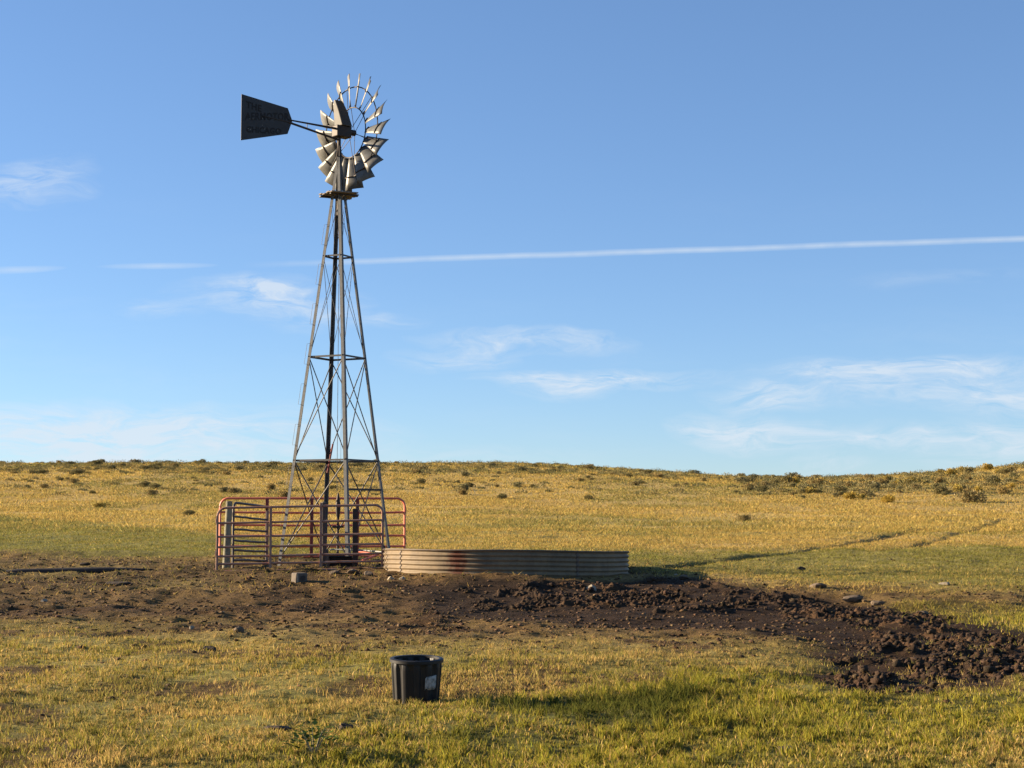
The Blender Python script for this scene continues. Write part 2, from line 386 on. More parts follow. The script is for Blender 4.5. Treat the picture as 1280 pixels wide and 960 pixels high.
MT = dict(
    galv=mat('galvanised_steel', (.112, .116, .118), .55, .3, noise=(14, (.075, .072, .066), .4, .7)),
    galv_rod=mat('galvanised_rod', (.075, .075, .075), .6, .3, noise=(9, (.05, .042, .035), .45, .7)),
    blade=mat('blade_sheet', (.135, .138, .135), .5, .2, noise=(6, (.085, .08, .07), .40, .68), spec=.3),
    iron=mat('dark_iron', (.035, .03, .028), .6, .3, noise=(10, (.06, .035, .022), .45, .7)),
    vane=mat('vane_sheet', (.034, .036, .040), .6, .1, noise=(4, (.024, .024, .025), .4, .7)),
    hood=mat('hood_sheet', (.052, .050, .048), .5, .1, noise=(5, (.038, .035, .03), .4, .7)),
    letter=mat('faded_lettering', (.015, .015, .016), .8),
    dot=mat('pale_rivet', (.16, .15, .13), .6),
    plank=mat('weathered_plank', (.21, .175, .135), .9, noise=(18, (.11, .08, .06), .4, .7), bump=(40, .4, .004)),
    post=mat('weathered_post', (.24, .22, .15), .9, noise=(8, (.12, .11, .075), .4, .7), bump=(30, .6, .006)),
    darkpost=mat('dark_post', (.06, .05, .045), .9, noise=(8, (.10, .08, .065), .45, .7), bump=(30, .6, .006)),
    red=mat('red_paint', (.66, .17, .095), .5, noise=(5, (.52, .12, .07), .45, .7), spec=.4),
    redpost=mat('red_dark_paint', (.22, .03, .025), .5, noise=(5, (.13, .028, .022), .45, .7), spec=.4),
    rail=mat('rusted_panel_pipe', (.29, .17, .12), .65, .0, noise=(6, (.30, .11, .065), .47, .66), spec=.4),
    darkrail=mat('dark_panel_pipe', (.05, .045, .045), .5, .2, noise=(6, (.07, .045, .035), .45, .7), spec=.4),
    tank=mat_tank(),
    rim=mat('tank_rim', (.13, .105, .078), .7, .0, noise=(12, (.13, .08, .05), .45, .7)),
    water=mat('tank_water', (.02, .022, .018), .08, 0, spec=.5, bump=(3, .1, .01)),
    rubber=mat('black_plastic', (.011, .0105, .011), .5, noise=(12, (.026, .022, .019), .5, .75), spec=.3, bump=(60, .15, .002)),
    tub=mat('black_rubber', (.012, .012, .012), .6),
    sticker=mat('pale_sticker', (.34, .33, .30), .8, noise=(30, (.12, .115, .10), .45, .65)),
    whitepipe=mat('white_pipe', (.26, .26, .24), .6),
    block=mat('pale_block', (.13, .105, .08), .9, noise=(14, (.06, .048, .038), .4, .7), bump=(30, .6, .01)),
    stone=mat('field_stone', (.13, .095, .062), .95, noise=(9, (.075, .055, .038), .4, .7), bump=(18, .7, .02)),
    paleston=mat('pale_stone', (.27, .23, .17), .95, noise=(9, (.2, .17, .13), .4, .7), bump=(18, .6, .01)),
    pole=mat('dark_pole', (.022, .019, .02), .75, noise=(5, (.04, .032, .03), .45, .7)),
    manure=mat('dry_dung', (.030, .020, .013), .95, noise=(14, (.055, .038, .024), .4, .7), bump=(25, .8, .02)),
    ground=mat_ground(), grass=mat_leaf('grass_blades', .4), brush=mat_leaf('sagebrush_leaves', .15), clod=mat_attr('soil_clods', bump=(.6, .03)))

# ------------------------------------------------------------------ mesh helpers
def tag(o, label=None, cat=None, group=None, kind=None):
    if label: o['label'] = label
    if cat: o['category'] = cat
    if group: o['group'] = group
    if kind: o['kind'] = kind
    return o
def empty(name, loc):
    o = bpy.data.objects.new(name, None); o.location = loc; o.empty_display_size = .2
    COL.objects.link(o); return o
class MB:
    """collects shapes in world coordinates; build() links them as one mesh object relative to a root position"""
    def __init__(s): s.v, s.f = [], []
    def add(s, vs, fs):
        o = len(s.v); s.v += [Vector(v) for v in vs]; s.f += [tuple(i + o for i in f) for f in fs]; return s
    def box(s, c, ax, half):
        c = Vector(c); X, Y, Z = [Vector(a).normalized() * h for a, h in zip(ax, half)]
        vs = [c + X * i + Y * j + Z * k for i in (-1, 1) for j in (-1, 1) for k in (-1, 1)]
        return s.add(vs, [(0, 1, 3, 2), (4, 6, 7, 5), (0, 4, 5, 1), (2, 3, 7, 6), (0, 2, 6, 4), (1, 5, 7, 3)])
    def tube(s, pts, r, n=8, closed=False):
        pts = [Vector(p) for p in pts]; rs = r if isinstance(r, (list, tuple)) else [r] * len(pts)
        m = len(pts); vs, fs = [], []
        ref = None
        for i, p in enumerate(pts):
            a = pts[i - 1] if (i > 0 or closed) else p
            b = pts[(i + 1) % m] if (i < m - 1 or closed) else p
            t = (b - a).normalized()
            if ref is None: ref = Vector((0, 0, 1)) if abs(t.z) < .9 else Vector((1, 0, 0))
            u = t.cross(ref).normalized(); w = t.cross(u); ref = -w if False else ref
            if abs(t.dot(ref)) > .95:
                ref = u.cross(t) if u.length else Vector((1, 0, 0)); u = t.cross(ref).normalized(); w = t.cross(u)
            for k in range(n):
                q = 2 * math.pi * k / n
                vs.append(p + (u * math.cos(q) + w * math.sin(q)) * rs[i])
        for i in range(m if closed else m - 1):
            for k in range(n):
                a, b = i * n + k, i * n + (k + 1) % n
                c, d = ((i + 1) % m) * n + (k + 1) % n, ((i + 1) % m) * n + k
                fs.append((a, b, c, d))
        if not closed: fs += [tuple(range(n))[::-1], tuple(range((m - 1) * n, m * n))]
        return s.add(vs, fs)
    def angle_iron(s, a, b, d1, d2, w1, w2, th):
        """L section from a to b; flanges along d1 and d2 (unit, into the section)"""
        a, b = Vector(a), Vector(b); vs = []
        for p, w in ((a, w1), (b, w2)):
            vs += [p, p + d1 * w, p + d1 * w + d2 * th, p + (d1 + d2) * th, p + d1 * th + d2 * w, p + d2 * w]
        fs = [(i, (i + 1) % 6, (i + 1) % 6 + 6, i + 6) for i in range(6)] + [(5, 4, 3, 2, 1, 0), (6, 7, 8, 9, 10, 11)]
        return s.add(vs, fs)
    def lathe(s, c, prof, n=32, squash=1.0):
        vs, fs = [], []
        for r, z in prof:
            for k in range(n):
                q = 2 * math.pi * k / n
                vs.append(Vector(c) + Vector((r * math.cos(q), r * math.sin(q) * squash, z)))
        for i in range(len(prof) - 1):
            for k in range(n):
                fs.append((i * n + k, i * n + (k + 1) % n, (i + 1) * n + (k + 1) % n, (i + 1) * n + k))
        return s.add(vs, fs)
    def build(s, name, m, parent=None, loc=None, smooth=False, bevel=0, solid=0):
        if parent is not None:
            r = parent
            while r.parent: r = r.parent
            org = Vector(r.location)
        else: org = Vector(loc) if loc is not None else Vector((0, 0, 0))
        me = bpy.data.meshes.new(name); me.from_pydata([v - org for v in s.v], [], s.f)
        bm = bmesh.new(); bm.from_mesh(me); bmesh.ops.recalc_face_normals(bm, faces=bm.faces[:]); bm.to_mesh(me); bm.free()
        if smooth:
            me.polygons.foreach_set('use_smooth', [True] * len(me.polygons))
            me.set_sharp_from_angle(angle=math.radians(45))
        me.materials.append(m)
        o = bpy.data.objects.new(name, me); COL.objects.link(o)
        if parent is not None: o.parent = parent
        else: o.location = org
        if bevel:
            b = o.modifiers.new('bevel', 'BEVEL'); b.width = bevel; b.segments = 2
        if solid:
            b = o.modifiers.new('thickness', 'SOLIDIFY'); b.thickness = solid; b.offset = 0
        return o
def np_mesh(name, co, tris, colr, m):
    me = bpy.data.meshes.new(name)
    me.vertices.add(len(co)); me.vertices.foreach_set('co', np.ascontiguousarray(co, np.float32).ravel())
    me.loops.add(tris.size); me.loops.foreach_set('vertex_index', np.ascontiguousarray(tris, np.int32).ravel())
    me.polygons.add(len(tris)); me.polygons.foreach_set('loop_start', np.arange(0, tris.size, tris.shape[1], dtype=np.int32))
    me.update(calc_edges=True)
    ca = me.color_attributes.new('Col', 'FLOAT_COLOR', 'POINT')
    rgba = np.ones((len(co), 4), np.float32); rgba[:, :3] = np.clip(colr, .001, 1); ca.data.foreach_set('color', rgba.ravel())
    me.materials.append(m)
    o = bpy.data.objects.new(name, me); COL.objects.link(o)
    return o

# ------------------------------------------------------------------ the ground
GOLD, STRAW = np.array([.31, .212, .060]), np.array([.36, .258, .09])
GREEN, OLIVE = np.array([.085, .085, .020]), np.array([.165, .155, .042])
DIRT, MUD = np.array([.078, .041, .018]), np.array([.025, .0142, .0072])
def lerp(a, b, t): return a + (b - a) * np.asarray(t)[..., None]
def ground_colour(x, y):
    dirt, mud, clod, grn, grl = zones(x, y)
    n1, n2 = fbm(x / 6, y / 9, 71, 4), fbm(x / 1.1, y / 1.6, 73, 3)
    c = lerp(GOLD, STRAW, sstep(n1, .35, .65))
    c = lerp(c, OLIVE, .75 * sstep(fbm(x / 9, y / 14, 75, 4), .45, .7) * (1 - sstep(y, 30, 130)))
    c = lerp(c, OLIVE * .9, sstep(30 - y, 0, 9) * .55)
    c = lerp(c, OLIVE * .95, grl * .9)
    c = lerp(c, GREEN, grn * .8)
    patch = sstep(n2, .50, .62) * (1 - sstep(y, 24, 40)) * (1 - grn)
    c = lerp(c, DIRT * .9, .85 * patch)
    c = lerp(c, lerp(DIRT, DIRT * .6, sstep(n2, .4, .65)), dirt * (.85 - .25 * sstep(n1, .5, .7)))
    c = lerp(c, MUD, mud)
    c = lerp(c, DIRT * .6, np.clip(trail_d(x, y), 0, 1) * .6)
    return c
def build_ground():
    ys = np.concatenate([np.linspace(-300, 2, 30), np.linspace(2, 9, 30)[1:], 9 + np.cumsum(np.geomspace(.045, .16, 330)),])
    y1 = ys[-1]
    ys = np.concatenate([ys, y1 + np.cumsum(np.geomspace(.17, 1.2, 150))])
    ys = np.concatenate([ys, np.linspace(ys[-1] + 2, 200, 16), np.geomspace(215, 6000, 24)])
    u = np.linspace(-1, 1, 361)
    uu = np.concatenate([-1 - np.geomspace(.02, 9, 22)[::-1], u, 1 + np.geomspace(.02, 9, 22)])
    X = uu[None, :] * (0.37 * np.abs(ys)[:, None] + 2.2)
    Y = np.repeat(ys[:, None], len(uu), 1)
    Z = H(X, Y)
    nr, nc = X.shape
    co = np.stack([X.ravel(), Y.ravel(), Z.ravel()], 1)
    i = np.arange(nr - 1)[:, None] * nc + np.arange(nc - 1)[None, :]
    quads = np.stack([i, i + 1, i + nc + 1, i + nc], -1).reshape(-1, 4)
    o = np_mesh('ground', co, quads, ground_colour(X.ravel(), Y.ravel()), MT['ground'])
    o.data.polygons.foreach_set('use_smooth', np.ones(len(quads), bool))
    tag(o, 'rolling prairie ground of dry grass, bare dirt and dark mud', 'ground', kind='structure')
build_ground()

# ------------------------------------------------------------------ grass
def blades(x, y, h, w, colr, lean, bend=True, tip=1.15):
    n = len(x); z = H(x, y) - .012
    a = RNG.uniform(0, 2 * np.pi, n); ld = RNG.uniform(0, 2 * np.pi, n)
    # blades stand mostly across the view so that they are not seen edge-on
    sx, sy = np.cos(a) * w / 2, np.sin(a) * w / 2
    lx, ly = np.cos(ld) * lean * h, np.sin(ld) * lean * h
    def P(fx, t, s):
        return np.stack([x + lx * t * t + sx * fx, y + ly * t * t + sy * fx, z + h * s], 1)
    if bend:
        co = np.stack([P(-1, 0, 0), P(1, 0, 0), P(-.8, .55, .58), P(.8, .55, .58), P(0, 1, 1)], 1).reshape(-1, 3)
        t = np.array([[0, 1, 3], [0, 3, 2], [2, 3, 4]])
        k, f = 5, np.array([.72, .72, 1, 1, tip])
    else:
        co = np.stack([P(-1, 0, 0), P(1, 0, 0), P(0, 1, 1)], 1).reshape(-1, 3)
        t = np.array([[0, 1, 2]]); k, f = 3, np.array([.9, .9, 1.05])
    tris = (np.arange(n)[:, None, None] * k + t[None]).reshape(-1, 3)
    cc = np.repeat(colr, k, 0)
    return co, tris, cc
def sample(n, y0, y1, power):
    """points over the visible wedge, density per area ~ y**-power"""
    e = 2 - power
    r = RNG.random(n)
    y = (y0 ** e + r * (y1 ** e - y0 ** e)) ** (1 / e) if abs(e) > 1e-6 else y0 * (y1 / y0) ** r
    x = RNG.uniform(-1, 1, n) * (.365 * y + 1.2)
    return x, y
def jit(c, n, s=.25):
    return c * (1 + RNG.uniform(-s, s, (n, 1))) * (1 + RNG.uniform(-.08, .08, (n, 3)))

bucket_xy = at(520, 874)
def near_grass():
    n = 540000
    x, y = sample(n, 9.2, 31, 2.0)
    # gather part of them in tufts
    g = .16
    tx, ty = np.floor(x / g), np.floor(y / g)
    cx, cy = (tx + _hash(tx, ty, 5)) * g, (ty + _hash(tx, ty, 6)) * g
    pull = RNG.uniform(0, .75, n) * (_hash(tx, ty, 7) > .35)
    x, y = x + (cx - x) * pull, y + (cy - y) * pull
    dirt, mud, clod, grn, grl = zones(x, y)
    patch = sstep(fbm(x / .8, y / 1.3, 73, 3), .46, .66)
    tuft = sstep(fbm(x / .55, y / .7, 89, 3), .56, .66)
    keep = (1 - .72 * patch * (1 - .4 * grn)) * (1 - (.78 - .3 * tuft) * dirt * (1 - grn * .9)) * (1 - (.97 - .35 * tuft * sstep(x, 2, 6)) * np.maximum(mud, 0))
    keep *= (1 - .9 * np.exp(-(((x - bucket_xy[0]) / .2) ** 2 + ((y - bucket_xy[1]) / .2) ** 2) ** 3))
    k = RNG.random(n) < keep
    x, y, grn, dirt, grl = x[k], y[k], grn[k], dirt[k], grl[k]
    tx, ty = tx[k], ty[k]; n = len(x)
    th = _hash(tx, ty, 9)
    lush = fbm(x / 1.3, y / 1.9, 83, 3)
    h = (.016 + .034 * RNG.random(n) + .055 * th ** 3) * (1 + 1.05 * grn * sstep(lush, .38, .68)) * (1 - .35 * dirt)
    w = (.0045 + .005 * RNG.random(n)) * (1 + .5 * sstep(y, 14, 30)) * (1 + .3 * grn)
    dark = np.maximum.reduce([zone(p_, x, y, .22, .22, 45 + i_) for i_, p_ in enumerate(P_SHADOW_GRASS)])
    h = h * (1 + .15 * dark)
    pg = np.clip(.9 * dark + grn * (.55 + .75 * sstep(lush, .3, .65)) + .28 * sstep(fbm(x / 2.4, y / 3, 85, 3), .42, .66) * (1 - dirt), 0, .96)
    isg = RNG.random(n) < pg * (.45 + .5 * th)
    straw = jit(lerp(np.array([.36, .245, .072]), np.array([.47, .335, .125]), RNG.random(n)), n)
    olive = jit(np.array([.20, .175, .045]), n)
    green = jit(lerp(np.array([.165, .165, .023]), np.array([.34, .28, .043]), RNG.random(n)), n)
    c = np.where((RNG.random(n) < .30 + .45 * sstep(fbm(x / .9, y / 1.5, 87, 3), .4, .62))[:, None], olive, straw)
    c = np.where(isg[:, None], green, c)
    c = lerp(c, jit(np.array([.055, .066, .016]), n), .85 * dark)  # blades darkened here to paint in shadow streaks as well as dark grass
    c = c * RNG.uniform(.6, 1.42, (n, 1))
    lodged = RNG.random(n) < .22 + .55 * dirt
    c = lerp(c, jit(np.array([.22, .15, .075]), n, .4), .6 * dirt)
    h = np.where(lodged, h * .55, h)
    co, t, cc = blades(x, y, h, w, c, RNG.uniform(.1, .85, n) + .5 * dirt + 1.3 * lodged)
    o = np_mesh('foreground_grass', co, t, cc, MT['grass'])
    tag(o, 'short mixed green and straw grass around the black tub', 'grass', kind='stuff')
near_grass()

def thatch():
    n = 370000
    x, y = sample(n, 9.2, 34, 1.9)
    dirt, mud, clod, grn, grl = zones(x, y)
    k = RNG.random(n) < (1 - .55 * dirt) * (1 - .93 * mud) * (1 - .5 * clod)
    x, y, grn, dirt = x[k], y[k], grn[k], dirt[k]; n = len(x)
    h = .006 + .018 * RNG.random(n); w = (.005 + .008 * RNG.random(n)) * y / 14
    c = jit(lerp(np.array([.17, .115, .046]), np.array([.47, .335, .14]), RNG.random(n) ** 1.4), n, .3)
    c = lerp(c, jit(np.array([.21, .19, .04]), n), .6 * grn * (RNG.random(n) < .7))
    c = lerp(c, jit(np.array([.17, .105, .05]), n, .5), .75 * dirt)
    co, t, cc = blades(x, y, h, w, c, RNG.uniform(1.5, 5.0, n), bend=False)
    o = np_mesh('grass_thatch', co, t, cc, MT['grass'])
    tag(o, 'matted straw litter lying flat between the foreground grass', 'straw', kind='stuff')
thatch()

def mid_grass():
    n = 300000
    x, y = sample(n, 30, 62, 1.6)
    dirt, mud, clod, grn, grl = zones(x, y)
    keep = (1 - .93 * dirt) * (1 - mud) * (1 - .85 * np.clip(trail_d(x, y), 0, 1)) * (.55 + .45 * sstep(fbm(x / 1.6, y / 2.5, 91, 3), .35, .6))
    tank_c = ray(633.5, 700, 36.0)
    keep *= (np.hypot(x - tank_c.x, y - 36.0) > 2.9)
    k = RNG.random(n) < keep
    x, y, grl, grn = x[k], y[k], grl[k], grn[k]; n = len(x)
    h = (.04 + .07 * RNG.random(n) ** 1.5) * (1 - .25 * grl); w = (.014 + .016 * RNG.random(n)) * y / 45
    gold = jit(lerp(np.array([.37, .255, .068]), np.array([.46, .33, .105]), RNG.random(n)), n)
    ol = jit(lerp(np.array([.15, .15, .035]), np.array([.235, .205, .055]), RNG.random(n)), n)
    gr = jit(np.array([.15, .20, .03]), n)
    c = np.where((RNG.random(n) < .14 + .72 * grl + .4 * sstep(fbm(x / 5, y / 7, 98, 4), .47, .62))[:, None], ol, gold)
    c = np.where((RNG.random(n) < .8 * grn)[:, None], gr, c)
    c = c * RNG.uniform(.60, 1.35, (n, 1))
    co, t, cc = blades(x, y, h, w, c, RNG.uniform(.3, 1.6, n), bend=False)
    o = np_mesh('pasture_grass', co, t, cc, MT['grass'])
    tag(o, 'grazed olive and gold pasture grass around the stock tank', 'grass', kind='stuff')
mid_grass()

def far_grass():
    n = 520000
    x, y = sample(n, 58, 176, 1.35)
    dirt, mud, clod, grn, grl = zones(x, y)
    keep = (.25 + .75 * sstep(fbm(x / 2.2, y / 3, 95, 4), .40, .58)) * (1 - .6 * np.clip(trail_d(x, y), 0, 1))
    k = RNG.random(n) < keep
    x, y, grl = x[k], y[k], grl[k]; n = len(x)
    h = (.05 + .11 * RNG.random(n) ** 1.5) * (1 + .5 * sstep(y, 110, 160)); w = (.03 + .04 * RNG.random(n)) * y / 90
    gold = jit(lerp(np.array([.37, .255, .064]), np.array([.50, .365, .115]), RNG.random(n)), n)
    ol = jit(np.array([.22, .195, .06]), n)
    c = np.where((RNG.random(n) < .16 + .6 * grl + .6 * sstep(fbm(x / 9, y / 14, 97, 4), .47, .62))[:, None], ol, gold)
    c = c * RNG.uniform(.60, 1.35, (n, 1))
    co, t, cc = blades(x, y, h, w, c, RNG.uniform(.3, 1.6, n), bend=False)
    o = np_mesh('hillside_grass', co, t, cc, MT['grass'])
    tag(o, 'golden dry grass covering the slope up to the ridge', 'grass', kind='stuff')
far_grass()

# ------------------------------------------------------------------ loose soil
def ico(sub):
    bm = bmesh.new(); bmesh.ops.create_icosphere(bm, subdivisions=sub, radius=1.0)
    v = np.array([p.co[:] for p in bm.verts]); f = np.array([[q.index for q in p.verts] for p in bm.faces]); bm.free()
    return v, f
def lumps(name, x, y, size, flat, colr, sub, label):
    v, f = ico(sub); n, k = len(x), len(v)
    z = (H(x, y) if name != 'mud_clods' else Hclod(x, y)) + size * flat * .25
    rad = 1 + RNG.uniform(-.55, .55, (n, k))
    rot = RNG.uniform(0, 2 * np.pi, n); c, s = np.cos(rot)[:, None], np.sin(rot)[:, None]
    asp = RNG.uniform(.7, 1.5, (n, 1))
    vx, vy, vz = v[None, :, 0] * rad * asp, v[None, :, 1] * rad, v[None, :, 2] * rad
    co = np.stack([x[:, None] + (vx * c - vy * s) * size[:, None], y[:, None] + (vx * s + vy * c) * size[:, None], z[:, None] + vz * (size * flat)[:, None]], -1).reshape(-1, 3)
    tris = (np.arange(n)[:, None, None] * k + f[None]).reshape(-1, 3)
    o = np_mesh(name, co, tris, np.repeat(colr, k, 0), MT['clod'])
    tag(o, label, 'soil', kind='stuff')
def Hclod(x, y):
    clod = zones(x, y)[2] * sstep(40 - y, 0, 4)
    wx, wy = x + .09 * (fbm(x / .11, y / .11, 401, 2) - .5), y + .09 * (fbm(x / .11, y / .11, 405, 2) - .5)
    z = np.zeros(x.shape)
    for sc_, amp, sd in ((.19, .048, 411), (.095, .038, 421), (.05, .026, 431)):
        f, q = cells(wx / sc_, wy / sc_, sd)
        z += amp * (.15 + .85 * q ** 1.5) * np.clip(1 - (f / .72) ** 2, 0, 1)
    z += .05 * (fbm(x / .05, y / .05, 441, 2) - .5)
    z -= .12 * sstep(fbm(x / .8, y / .6, 443, 3), .52, .68)
    tank_c = ray(633.5, 700, 36.0); away = sstep(np.hypot(x - tank_c.x, y - 36.0), 2.8, 3.4)
    return H(x, y) + (z * clod - .045 * (1 - clod)) * away - .05 * (1 - away) - .012
def mud_bank():
    ys = np.concatenate([np.arange(15.5, 22, .034), np.arange(22, 35.4, .05)])
    u = np.linspace(-.26, 1.0, 640)
    X = u[None, :] * (.365 * ys + 1.0)[:, None]; Y = np.repeat(ys[:, None], len(u), 1)
    x, y = X.ravel(), Y.ravel()
    clod = zones(x, y)[2]
    nr, nc = X.shape
    i = (np.arange(nr - 1)[:, None] * nc + np.arange(nc - 1)[None, :])
    q = np.stack([i, i + 1, i + nc + 1, i + nc], -1).reshape(-1, 4)
    q = q[(clod[q] > .02).any(1)]
    used, inv = np.unique(q, return_inverse=True); q = inv.reshape(-1, 4)
    x, y = x[used], y[used]
    c = lerp(MUD * 1.0, MUD * 2.0, sstep(fbm(x / .16, y / .16, 451, 4), .42, .68)); c = lerp(c, DIRT, .5 * sstep(fbm(x / 1.5, y / 1.5, 453, 3), .5, .7))
    o = np_mesh('mud_bank', np.stack([x, y, Hclod(x, y)], 1), q, c, MT['clod'])
    tag(o, 'bank of dark churned mud running from the stock tank down the channel', 'mud', kind='structure')
mud_bank()
def soil():
    x, y = sample(240000, 15, 38, 1.2)
    clod = zones(x, y)[2]; k = RNG.random(len(x)) < .75 * sstep(clod, .3, .8)
    tc_ = ray(633.5, 700, 36.0)
    k &= np.hypot(x - tc_.x, y - 36.0) > 2.95
    x, y = x[k][:10500], y[k][:10500]; n = len(x)
    size = .010 + .045 * RNG.random(n) ** 4
    c = jit(lerp(np.array([.024, .015, .009]), np.array([.060, .037, .022]), RNG.random(n) ** 1.5), n)
    lumps('mud_clods', x, y, size, .8, c, 1, 'dark churned mud clods on the bank below the tank')
    x, y = sample(60000, 13, 42, 1.3)
    dirt, mud, clod, grn, grl = zones(x, y)
    k = RNG.random(len(x)) < (.06 + .75 * dirt) * (1 - .7 * clod) * (1 - .8 * grn)
    k &= np.hypot(x - tc_.x, y - 36.0) > 2.9
    x, y = x[k][:10500], y[k][:10500]; n = len(x)
    size = .010 + .035 * RNG.random(n) ** 3
    c = jit(lerp(np.array([.042, .024, .012]), np.array([.15, .092, .048]), RNG.random(n) ** 2), n)
    lumps('dirt_crumbs', x, y, size, .55, c, 1 if n < 9000 else 1, 'small dirt crumbs scattered over the trampled bare ground')
soil()

# ------------------------------------------------------------------ sagebrush
def brush_mesh(name, seed, base, leafn=1100, spiky=.5):
    r = np.random.default_rng(seed)
    nl = 9; ang = r.uniform(0, 2 * np.pi, nl); rr = r.uniform(.0, .34, nl)
    cen = np.stack([np.cos(ang) * rr, np.sin(ang) * rr, r.uniform(.12, .34, nl)], 1); rad = r.uniform(.14, .27, nl)
    li = r.integers(0, nl, leafn)
    d = r.normal(size=(leafn, 3)); d /= np.linalg.norm(d, axis=1)[:, None]
    p = cen[li] + d * (rad[li] * r.uniform(.55, 1.1, leafn) ** .5)[:, None]
    p[:, 2] = np.abs(p[:, 2])
    s = r.uniform(.022, .05, leafn)
    up = d * .6 + np.array([0, 0, spiky]) + r.normal(size=(leafn, 3)) * .35
    up /= np.linalg.norm(up, axis=1)[:, None]
    side = np.cross(up, r.normal(size=(leafn, 3))); side /= np.linalg.norm(side, axis=1)[:, None]
    co = np.stack([p - side * s[:, None] * .6, p + side * s[:, None] * .6, p + up * s[:, None] * 2.2], 1)
    # woody stems from the base
    ns = 26; q = cen[r.integers(0, nl, ns)] + r.normal(size=(ns, 3)) * .1; q[:, 2] = np.abs(q[:, 2]) + .1
    b0 = np.stack([r.normal(size=ns) * .05, r.normal(size=ns) * .05, np.full(ns, -.05)], 1)
    sd = r.normal(size=(ns, 3)) * .012
    st = np.stack([b0 - sd, b0 + sd, q], 1)
    allc = np.concatenate([co.reshape(-1, 3), st.reshape(-1, 3)])
    t = np.arange(len(allc)).reshape(-1, 3)
    cc = np.repeat(np.asarray(base) * r.uniform(.6, 1.45, (leafn, 1)) * r.uniform(.92, 1.08, (leafn, 3)), 3, 0)
    cc = np.concatenate([cc, np.tile(np.array([.07, .05, .035]), (ns * 3, 1))])
    o = np_mesh(name, allc, t, cc, MT['brush']); me = o.data
    bpy.data.objects.remove(o)
    return me
SAGE = [brush_mesh('sagebrush', 100 + i, c) for i, c in enumerate([(.20, .17, .075), (.24, .19, .085), (.15, .13, .058), (.27, .20, .08), (.19, .17, .085)])]
RABBIT = [brush_mesh('rabbitbrush', 200 + i, c, 1200, 1.0) for i, c in enumerate([(.38, .27, .06), (.33, .25, .07)])]
def bush(x, y, w, hgt, meshes, label, cat, group, name):
    i_ = random.randrange(len(meshes))
    o = bpy.data.objects.new(name, meshes[i_]); COL.objects.link(o)
    if group:
        tone = ('olive-brown', 'pale tan', 'dark olive', 'yellowish tan', 'grey-green')[i_] if meshes is SAGE else ('bright yellow', 'dull yellow')[i_]
        label = label.replace('TONE', ('small ' if w < .75 else 'broad ') + tone)
    o.location = (x, y, h1(x, y) - .03); o.rotation_euler = (0, 0, random.uniform(0, 6.28))
    o.scale = (w, w * random.uniform(.85, 1.15), hgt * 1.9)
    return tag(o, label, cat, group)
for i in range(190):
    y = random.uniform(134, 168); x = random.uniform(-.345, .225) * y
    s = .5 + .95 * random.random() ** 1.8
    bush(x, y, s, s * random.uniform(.26, .46), SAGE, 'TONE sagebrush in the dense band along the ridge crest', 'shrub', 'sagebrush along the ridge crest', 'sagebrush')
for i in range(34):
    y = random.uniform(100, 138); x = random.uniform(-.33, .12) * y
    s = random.uniform(.5, 1.05)
    bush(x, y, s, s * random.uniform(.36, .5), SAGE, 'TONE sagebrush standing apart on the golden slope below the ridge band', 'shrub', 'sagebrush scattered on the slope', 'sagebrush')
for i in range(84):
    while True:
        y = random.uniform(100, 140); x = random.uniform(.14, .345) * y
        if random.random() < .25 + .75 * math.exp(-((y - 112) / 14) ** 2): break
    s = .5 + .85 * random.random() ** 1.6
    bush(x, y, s, s * random.uniform(.38, .55), SAGE, 'TONE sagebrush growing on the rounded grassy hill beside the ridge', 'shrub', 'sagebrush on the rounded hill', 'sagebrush')
for i in range(20):
    y = random.uniform(98, 132); x = random.uniform(.15, .34) * y
    s = random.uniform(.6, 1.2)
    bush(x, y, s, s * random.uniform(.38, .5), RABBIT, 'TONE rabbitbrush between the sagebrush on the rounded hill', 'shrub', 'rabbitbrush on the rounded hill', 'rabbitbrush')
for px, row, wpx, hpx, lab in [(580, 613, 18, 9, 'single dark sagebrush on the open slope beside the windmill tower'),
                               (932, 651, 22, 9, 'lone sagebrush in the pasture just above the cattle trails'),
                               (354, 624, 22, 12, 'dark sagebrush directly behind the leg of the windmill with step irons'),
                               (126, 634, 22, 7, 'faint thin bush in the dry grass above the green strip'),
                               (235, 644, 18, 7, 'small tuft bush between the green strip and the wooden gatepost'),
                               (1212, 628, 40, 15, 'wide twiggy brush at the foot of the rounded hill'),
                               (1110, 628, 30, 9, 'flat yellowish bush at the base of the rounded hill')]:
    p = at(px, row); k = F_PX / p[1]
    bush(p[0], p[1], wpx / k, hpx / k, RABBIT if 'yellowish' in lab or 'faint' in lab else SAGE, lab, 'shrub', None, 'sagebrush' if 'yellow' not in lab else 'rabbitbrush')

